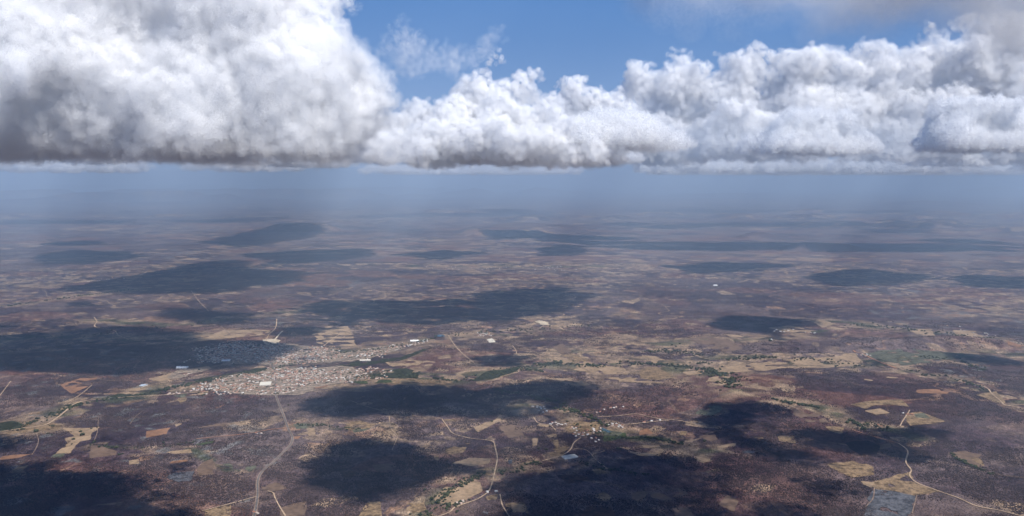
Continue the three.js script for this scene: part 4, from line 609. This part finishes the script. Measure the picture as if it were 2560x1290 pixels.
{
  const a = gp(540, 958), b = gp(920, 890), l = Math.hypot(b[0] - a[0], b[1] - a[1]), ux = (b[0] - a[0]) / l, uz = (b[1] - a[1]) / l, turn = Math.atan2(-uz, ux);
  for (let r = -40; r < 40; r++) for (let side = 0; side < 2; side++) for (let u = -1600; u < 2600; u += 12 + housesRnd() * 5) {
    const v = r * 64 + (side ? 42 : 14) + (housesRnd() - 0.5) * 5, x = a[0] + ux * u - uz * v, z = a[1] + uz * u + ux * v, cross = ((u % 130) + 130) % 130;
    if (cross < 13) continue;
    const fray = (fbm2(x / 220, z / 220, 3, 280) - 0.5) * 420, k = TOWN.findIndex((p) => inPolygon(p, x, z) > fray); if (k < 0) continue;
    const edge = inPolygon(TOWN[k], x, z) - fray, dense = (k > 1 ? 0.34 : 0.35 + 0.5 * smooth(0, 200, edge)) * (fbm2(x / 160, z / 160, 2, 190) > 0.36 ? 1 : 0.3);
    if (x > gp(648, 962)[0] - 40 && Math.hypot(x - gp(664, 961)[0], z - gp(664, 961)[1]) < 62) continue;
    if (housesRnd() < dense) houseAt(x, z, turn + (housesRnd() < 0.15 ? Math.PI / 2 : 0), k === 1 ? 'in the upper town' : k === 0 ? 'in the lower town' : 'on the edge of the town');
    else if (housesRnd() < 0.3) treeAt(x, z, 0.5 + 0.5 * housesRnd());
    if (housesRnd() < 0.16) treeAt(x - uz * (side ? -14 : 14), z + ux * (side ? -14 : 14), 0.5 + 0.6 * housesRnd());
  }
  // streets between the blocks, each clipped to the town
  const W2 = (u, v) => [a[0] + ux * u - uz * v, a[1] + uz * u + ux * v];
  const street = (along, fixed) => {
    let run = [];
    const done = () => { if (run.length > 6) { const pos = [], uv = [], up = lift() + 0.6; for (let i = 1; i < run.length; i++) { const q = [run[i - 1], run[i]].map((s) => { const e = 3.6; return along ? [W2(s, fixed - e), W2(s, fixed + e)] : [W2(fixed + e, s), W2(fixed - e, s)]; }); for (const [x, z] of [q[0][0], q[0][1], q[1][0], q[1][0], q[0][1], q[1][1]]) { pos.push(x, ground(x, z) + up, z); uv.push(x / 160, z / 160); } } lay('street', streetM, pos, uv, null); } run = []; };
    for (let s = -1700; s < 2700; s += 20) { const [x, z] = along ? W2(s, fixed) : W2(fixed, s); TOWN.some((p, k) => k < 2 && inPolygon(p, x, z) > 12) ? run.push(s) : done(); }
    done();
  };
  const streetM = land(0.40, 0.33, 0.265, SOFT);
  for (let r = -40; r < 40; r += 2) street(true, r * 64 - 4); for (let u = -1560; u < 2600; u += 260) street(false, u + 6);
  const strew = (pts, spread, count, place, white) => { const p = pts.map(([x, y]) => gp(x, y)); for (let n = 0; n < count; n++) { const i = 1 + Math.floor(housesRnd() * (p.length - 1)), t = housesRnd(), w = housesRnd() * 6.28, q = Math.sqrt(housesRnd()) * spread; const x = lerp(p[i - 1][0], p[i][0], t) + Math.cos(w) * q, z = lerp(p[i - 1][1], p[i][1], t) + Math.sin(w) * q; if (houses.some((h) => Math.hypot(h[0] - x, h[1] - z) < 16)) continue; houseAt(x, z, Math.atan2(-(p[i][1] - p[i - 1][1]), p[i][0] - p[i - 1][0]) + (housesRnd() - 0.5) * 0.3, place, white); } };
  const V = 'in the white village';
  strew([[1438, 1087], [1455, 1084], [1480, 1078], [1500, 1070]], 32, 60, V, 0.3); strew([[1380, 1058], [1410, 1062]], 25, 16, V, 0.3); strew([[1440, 1078], [1432, 1068]], 20, 8, V, 0.5); strew([[1478, 1092], [1495, 1105]], 22, 14, V, 0.4); strew([[1525, 1060], [1560, 1066]], 30, 22, V, 0.3); strew([[1490, 1032], [1520, 1020], [1562, 1018]], 12, 22, V, 0.5); strew([[1600, 1056], [1660, 1051]], 10, 8, V, 0.5);
  strew([[1330, 1014], [1360, 1018], [1355, 1028]], 25, 18, 'in the shaded hamlet', 0.7); strew([[1140, 1260], [1160, 1255]], 16, 7, 'on the bending dirt road', 0.4); strew([[1218, 1233], [1240, 1230]], 12, 6, 'on the bending dirt road', 0.3); strew([[2195, 1066], [2205, 1074]], 14, 6, 'beside the right hand fields', 0.2); strew([[2262, 1044], [2280, 1046]], 16, 6, 'beside the right hand fields', 0.2);
  strew([[1065, 851], [1035, 862], [1000, 868]], 40, 30, 'east of the upper town', 0.5); strew([[1200, 832], [1215, 842]], 60, 24, 'east of the upper town', 0.4); strew([[430, 985], [470, 978], [500, 972]], 30, 26, 'on the edge of the town', 0.3); strew([[1900, 828], [1990, 828], [2040, 836]], 60, 16, 'among the right hand farms', 0.6); strew([[2140, 890], [2160, 895]], 50, 8, 'among the right hand farms', 0.5); strew([[660, 1082], [640, 1085]], 8, 6, 'on the orange dirt road', 0.1); strew([[640, 1285], [650, 1290]], 8, 4, 'on the highway at the bottom', 0.2);
  strew([[200, 705], [320, 690]], 150, 14, 'in the far farmland on the left', 0.6); strew([[1080, 672], [1300, 668], [1440, 672]], 300, 40, 'in the far farmland in the middle', 0.6); strew([[2380, 818], [2480, 850]], 120, 14, 'among the farms on the right', 0.6);
}
const nearFirst = (a, b) => Math.hypot(a[0], a[1]) - Math.hypot(b[0], b[1]);
houses.sort(nearFirst); trees.sort(nearFirst);
{
  const proto = {};
  const rest = [];
  houses.forEach(([x, z, turn, shape, kind, wall, place], n) => {
    if (n >= 300) { rest.push([x, z, turn, shape, kind, wall]); return; }
    const key = [shape, kind, wall].join(); let h;
    if (proto[key]) h = proto[key].clone(); else { h = proto[key] = new THREE.Group(); ['wall', 'roof'].forEach((part, i) => { const m = new THREE.Mesh(SHAPES[shape][i], i ? ROOF[kind] : WALL[wall]); m.name = part; m.castShadow = m.receiveShadow = true; h.add(m); }); }
    h.name = numbered('house'); h.position.set(x, ground(x, z) + 0.3, z); h.rotation.y = turn; scene.add(h);
    tag(h, `small house with a ${KIND[kind]} roof ${place}`, 'house', `houses with ${KIND[kind]} roofs ${place}`);
  });
  const m4 = new THREE.Matrix4(), parts = [];
  for (const [x, z, turn, shape, kind, wall] of rest) SHAPES[shape].forEach((g, i) => {
    const q = (g.index ? g.toNonIndexed() : g.clone()); q.deleteAttribute('uv'); q.applyMatrix4(m4.makeRotationY(turn).setPosition(x, ground(x, z) + 0.3, z));
    const c = (i ? ROOF[kind] : WALL[wall]).color, a = new Float32Array(q.attributes.position.count * 3); for (let k = 0; k < a.length; k += 3) { a[k] = c.r; a[k + 1] = c.g; a[k + 2] = c.b; }
    parts.push(q.setAttribute('color', new THREE.BufferAttribute(a, 3)));
  });
  const town = new THREE.Mesh(mergeGeometries(parts), paint(1, 1, 1, { vertexColors: true })); town.name = 'distant_houses'; town.castShadow = town.receiveShadow = true; tag(town, 'the mass of farther small houses filling the town', 'houses', 0, 'stuff'); scene.add(town);
  // trees
  const tp = {}, far = [[], [], []];
  trees.forEach(([x, z, size, look, place], n) => {
    if (n >= 300) { far[look].push([x, z, size]); return; }
    let t; if (tp[look]) t = tp[look].clone(); else { t = tp[look] = new THREE.Group(); [['trunk', TRUNK, bark], ['crown', CROWNS[look], leaf[look]]].forEach(([part, g, m]) => { const q = new THREE.Mesh(g, m); q.name = part; q.castShadow = q.receiveShadow = true; t.add(q); }); }
    t.name = numbered('tree'); t.position.set(x, ground(x, z) + 0.2, z); t.scale.setScalar(size); t.rotation.y = n * 2.4; scene.add(t);
    tag(t, `${['', 'broad ', 'slender '][look]}dark green tree ${place}`, 'tree', `${['', 'broad ', 'slender '][look]}trees ${place}`);
  });
  const wood = new THREE.Group(); wood.name = 'distant_trees'; tag(wood, 'the farther dark green trees along the dry river belts', 'trees', 0, 'stuff'); scene.add(wood);
  const at4 = new THREE.Matrix4(), q4 = new THREE.Quaternion(), up = new THREE.Vector3(0, 1, 0);
  far.forEach((list, look) => { const im = new THREE.InstancedMesh(CROWNS[look], leaf[look], list.length); list.forEach(([x, z, s], i) => im.setMatrixAt(i, at4.compose(new THREE.Vector3(x, ground(x, z) - 1 * s, z), q4.setFromAxisAngle(up, i), new THREE.Vector3(s, s, s)))); im.name = 'crown'; im.userData.kind = 'stuff'; wood.add(im); });
  console.log('houses', houses.length, 'trees', trees.length);
}
// larger buildings
function hall(name, label, px, py, w, d, h, rise, turn, wallM, roofM, spans = 1) {
  const g = new THREE.Group(), [x, z] = gp(px, py); g.name = numbered(name); g.position.set(x, ground(x, z) + 0.5, z); g.rotation.y = turn; scene.add(g); tag(g, label, name.replace(/_/g, ' '));
  const part = (n, geo, m) => { const q = new THREE.Mesh(geo, m); q.name = n; q.castShadow = q.receiveShadow = true; g.add(q); };
  part('wall', new THREE.BoxGeometry(w, h, d).translate(0, h / 2, 0), wallM);
  for (let i = 0; i < spans; i++) { const s = d / spans, sh = new THREE.Shape([new THREE.Vector2(-s / 2, 0), new THREE.Vector2(s / 2, 0), new THREE.Vector2(0, rise)]); part('roof', new THREE.ExtrudeGeometry(sh, { depth: w + 1, bevelEnabled: false }).rotateY(Math.PI / 2).translate(-(w + 1) / 2, h + 0.02, (i + 0.5) * s - d / 2), roofM); }
  for (let i = 0; i < 3; i++) part('door', new THREE.BoxGeometry(4, h * 0.7, 0.3).translate((i - 1) * w * 0.28, h * 0.35, d / 2 + 0.15), paint(0.25, 0.22, 0.2));
}
const whiteRoof = paint(0.8, 0.8, 0.8), paleRoof = paint(0.52, 0.49, 0.42), blueRoof = paint(0.36, 0.42, 0.5);
hall('market_hall', 'big pale roofed hall among the houses of the lower town', 664, 961, 62, 84, 7, 3, 0.2, WALL[0], paleRoof, 3);
hall('warehouse', 'long bright white warehouse at the west edge of the town', 456, 920, 64, 46, 7, 3, 0.1, WALL[1], whiteRoof, 2); hall('warehouse', 'small white warehouse left of the long white one', 446, 918, 22, 30, 6, 2.5, 0.1, WALL[1], whiteRoof);
hall('shed', 'blue grey roofed shed beside the green belt left of the town', 359, 966, 26, 44, 6, 3, -0.3, WALL[0], blueRoof); hall('warehouse', 'long pale warehouse in the left part of the upper town', 565, 902, 52, 40, 6, 3, 0.15, WALL[1], whiteRoof, 2); hall('warehouse', 'pale warehouse on the river side east of the town', 913, 902, 70, 30, 6, 2, 0.1, WALL[0], paint(0.66, 0.6, 0.5));
hall('warehouse', 'lone white building far off right of the middle', 1788, 714, 44, 40, 8, 3, 0, WALL[1], whiteRoof, 2); hall('farmhouse', 'white farmhouse by the dark trees on the shaded farmland', 1926, 855, 22, 16, 6, 4, 0.4, WALL[1], whiteRoof); hall('warehouse', 'white sheds on the pale ground east of the upper town', 1036, 853, 60, 40, 6, 3, 0.1, WALL[1], whiteRoof, 2);
// ---------------------------------------------------------------- leafless bushes of the nearer plain
{
  const rnd = mulberry(303), bush = (n, spread, seed) => { const r = mulberry(seed), out = []; for (let i = 0; i < n; i++) { const g = new THREE.IcosahedronGeometry(1, 0), s = 1.3 + 2 * r() * r(), a = r() * 6.28, d = Math.sqrt(r()) * spread; g.scale(s * 1.2, s, s * 1.2).rotateY(r() * 6).translate(Math.cos(a) * d, s * 0.5, Math.sin(a) * d); g.deleteAttribute('uv'); out.push(g); } return mergeGeometries(out); };
  const N = 12000, im = new THREE.InstancedMesh(bush(12, 26, 5), paint(1, 1, 1), N), m = new THREE.Matrix4(), q = new THREE.Quaternion(), up = new THREE.Vector3(0, 1, 0), c = new THREE.Color(), one = new THREE.Vector3();
  let n = 0;
  while (n < N) {
    const z = -(2900 + 4200 * Math.pow(rnd(), 1.3)), x = (rnd() * 2 - 1) * 0.66 * -z;
    if (ROADS.some((p) => p.length > 3 && Math.abs(p[0][0] - x) < 3000 && segment(p, x, z) < 34) || TOWN.some((p) => inPolygon(p, x, z) > 0)) { if (rnd() < 0.9) continue; }
    if (fbm2(x / 300, z / 300, 3, 210) < 0.46 || belt(x, z) > 0.5) continue;
    if (BARE.some((p) => Math.abs(p[0][0] - x) < 700 && Math.abs(p[0][1] - z) < 900 && inPolygon(p, x, z) > -12)) continue;
    const k = 0.45 + 1.0 * rnd() * rnd() ;
    im.setMatrixAt(n, m.compose(new THREE.Vector3(x, ground(x, z) - 0.3, z), q.setFromAxisAngle(up, rnd() * 6.28), one.setScalar(0.8 + 0.5 * rnd())));
    im.setColorAt(n++, c.setRGB(0.075 * k, 0.052 * k, 0.048 * k));
  }
  im.name = 'bush'; tag(im, 'leafless grey brown bushes covering the nearer plain', 'bushes', 0, 'stuff'); scene.add(im);
}
renderer.render(scene, camera);
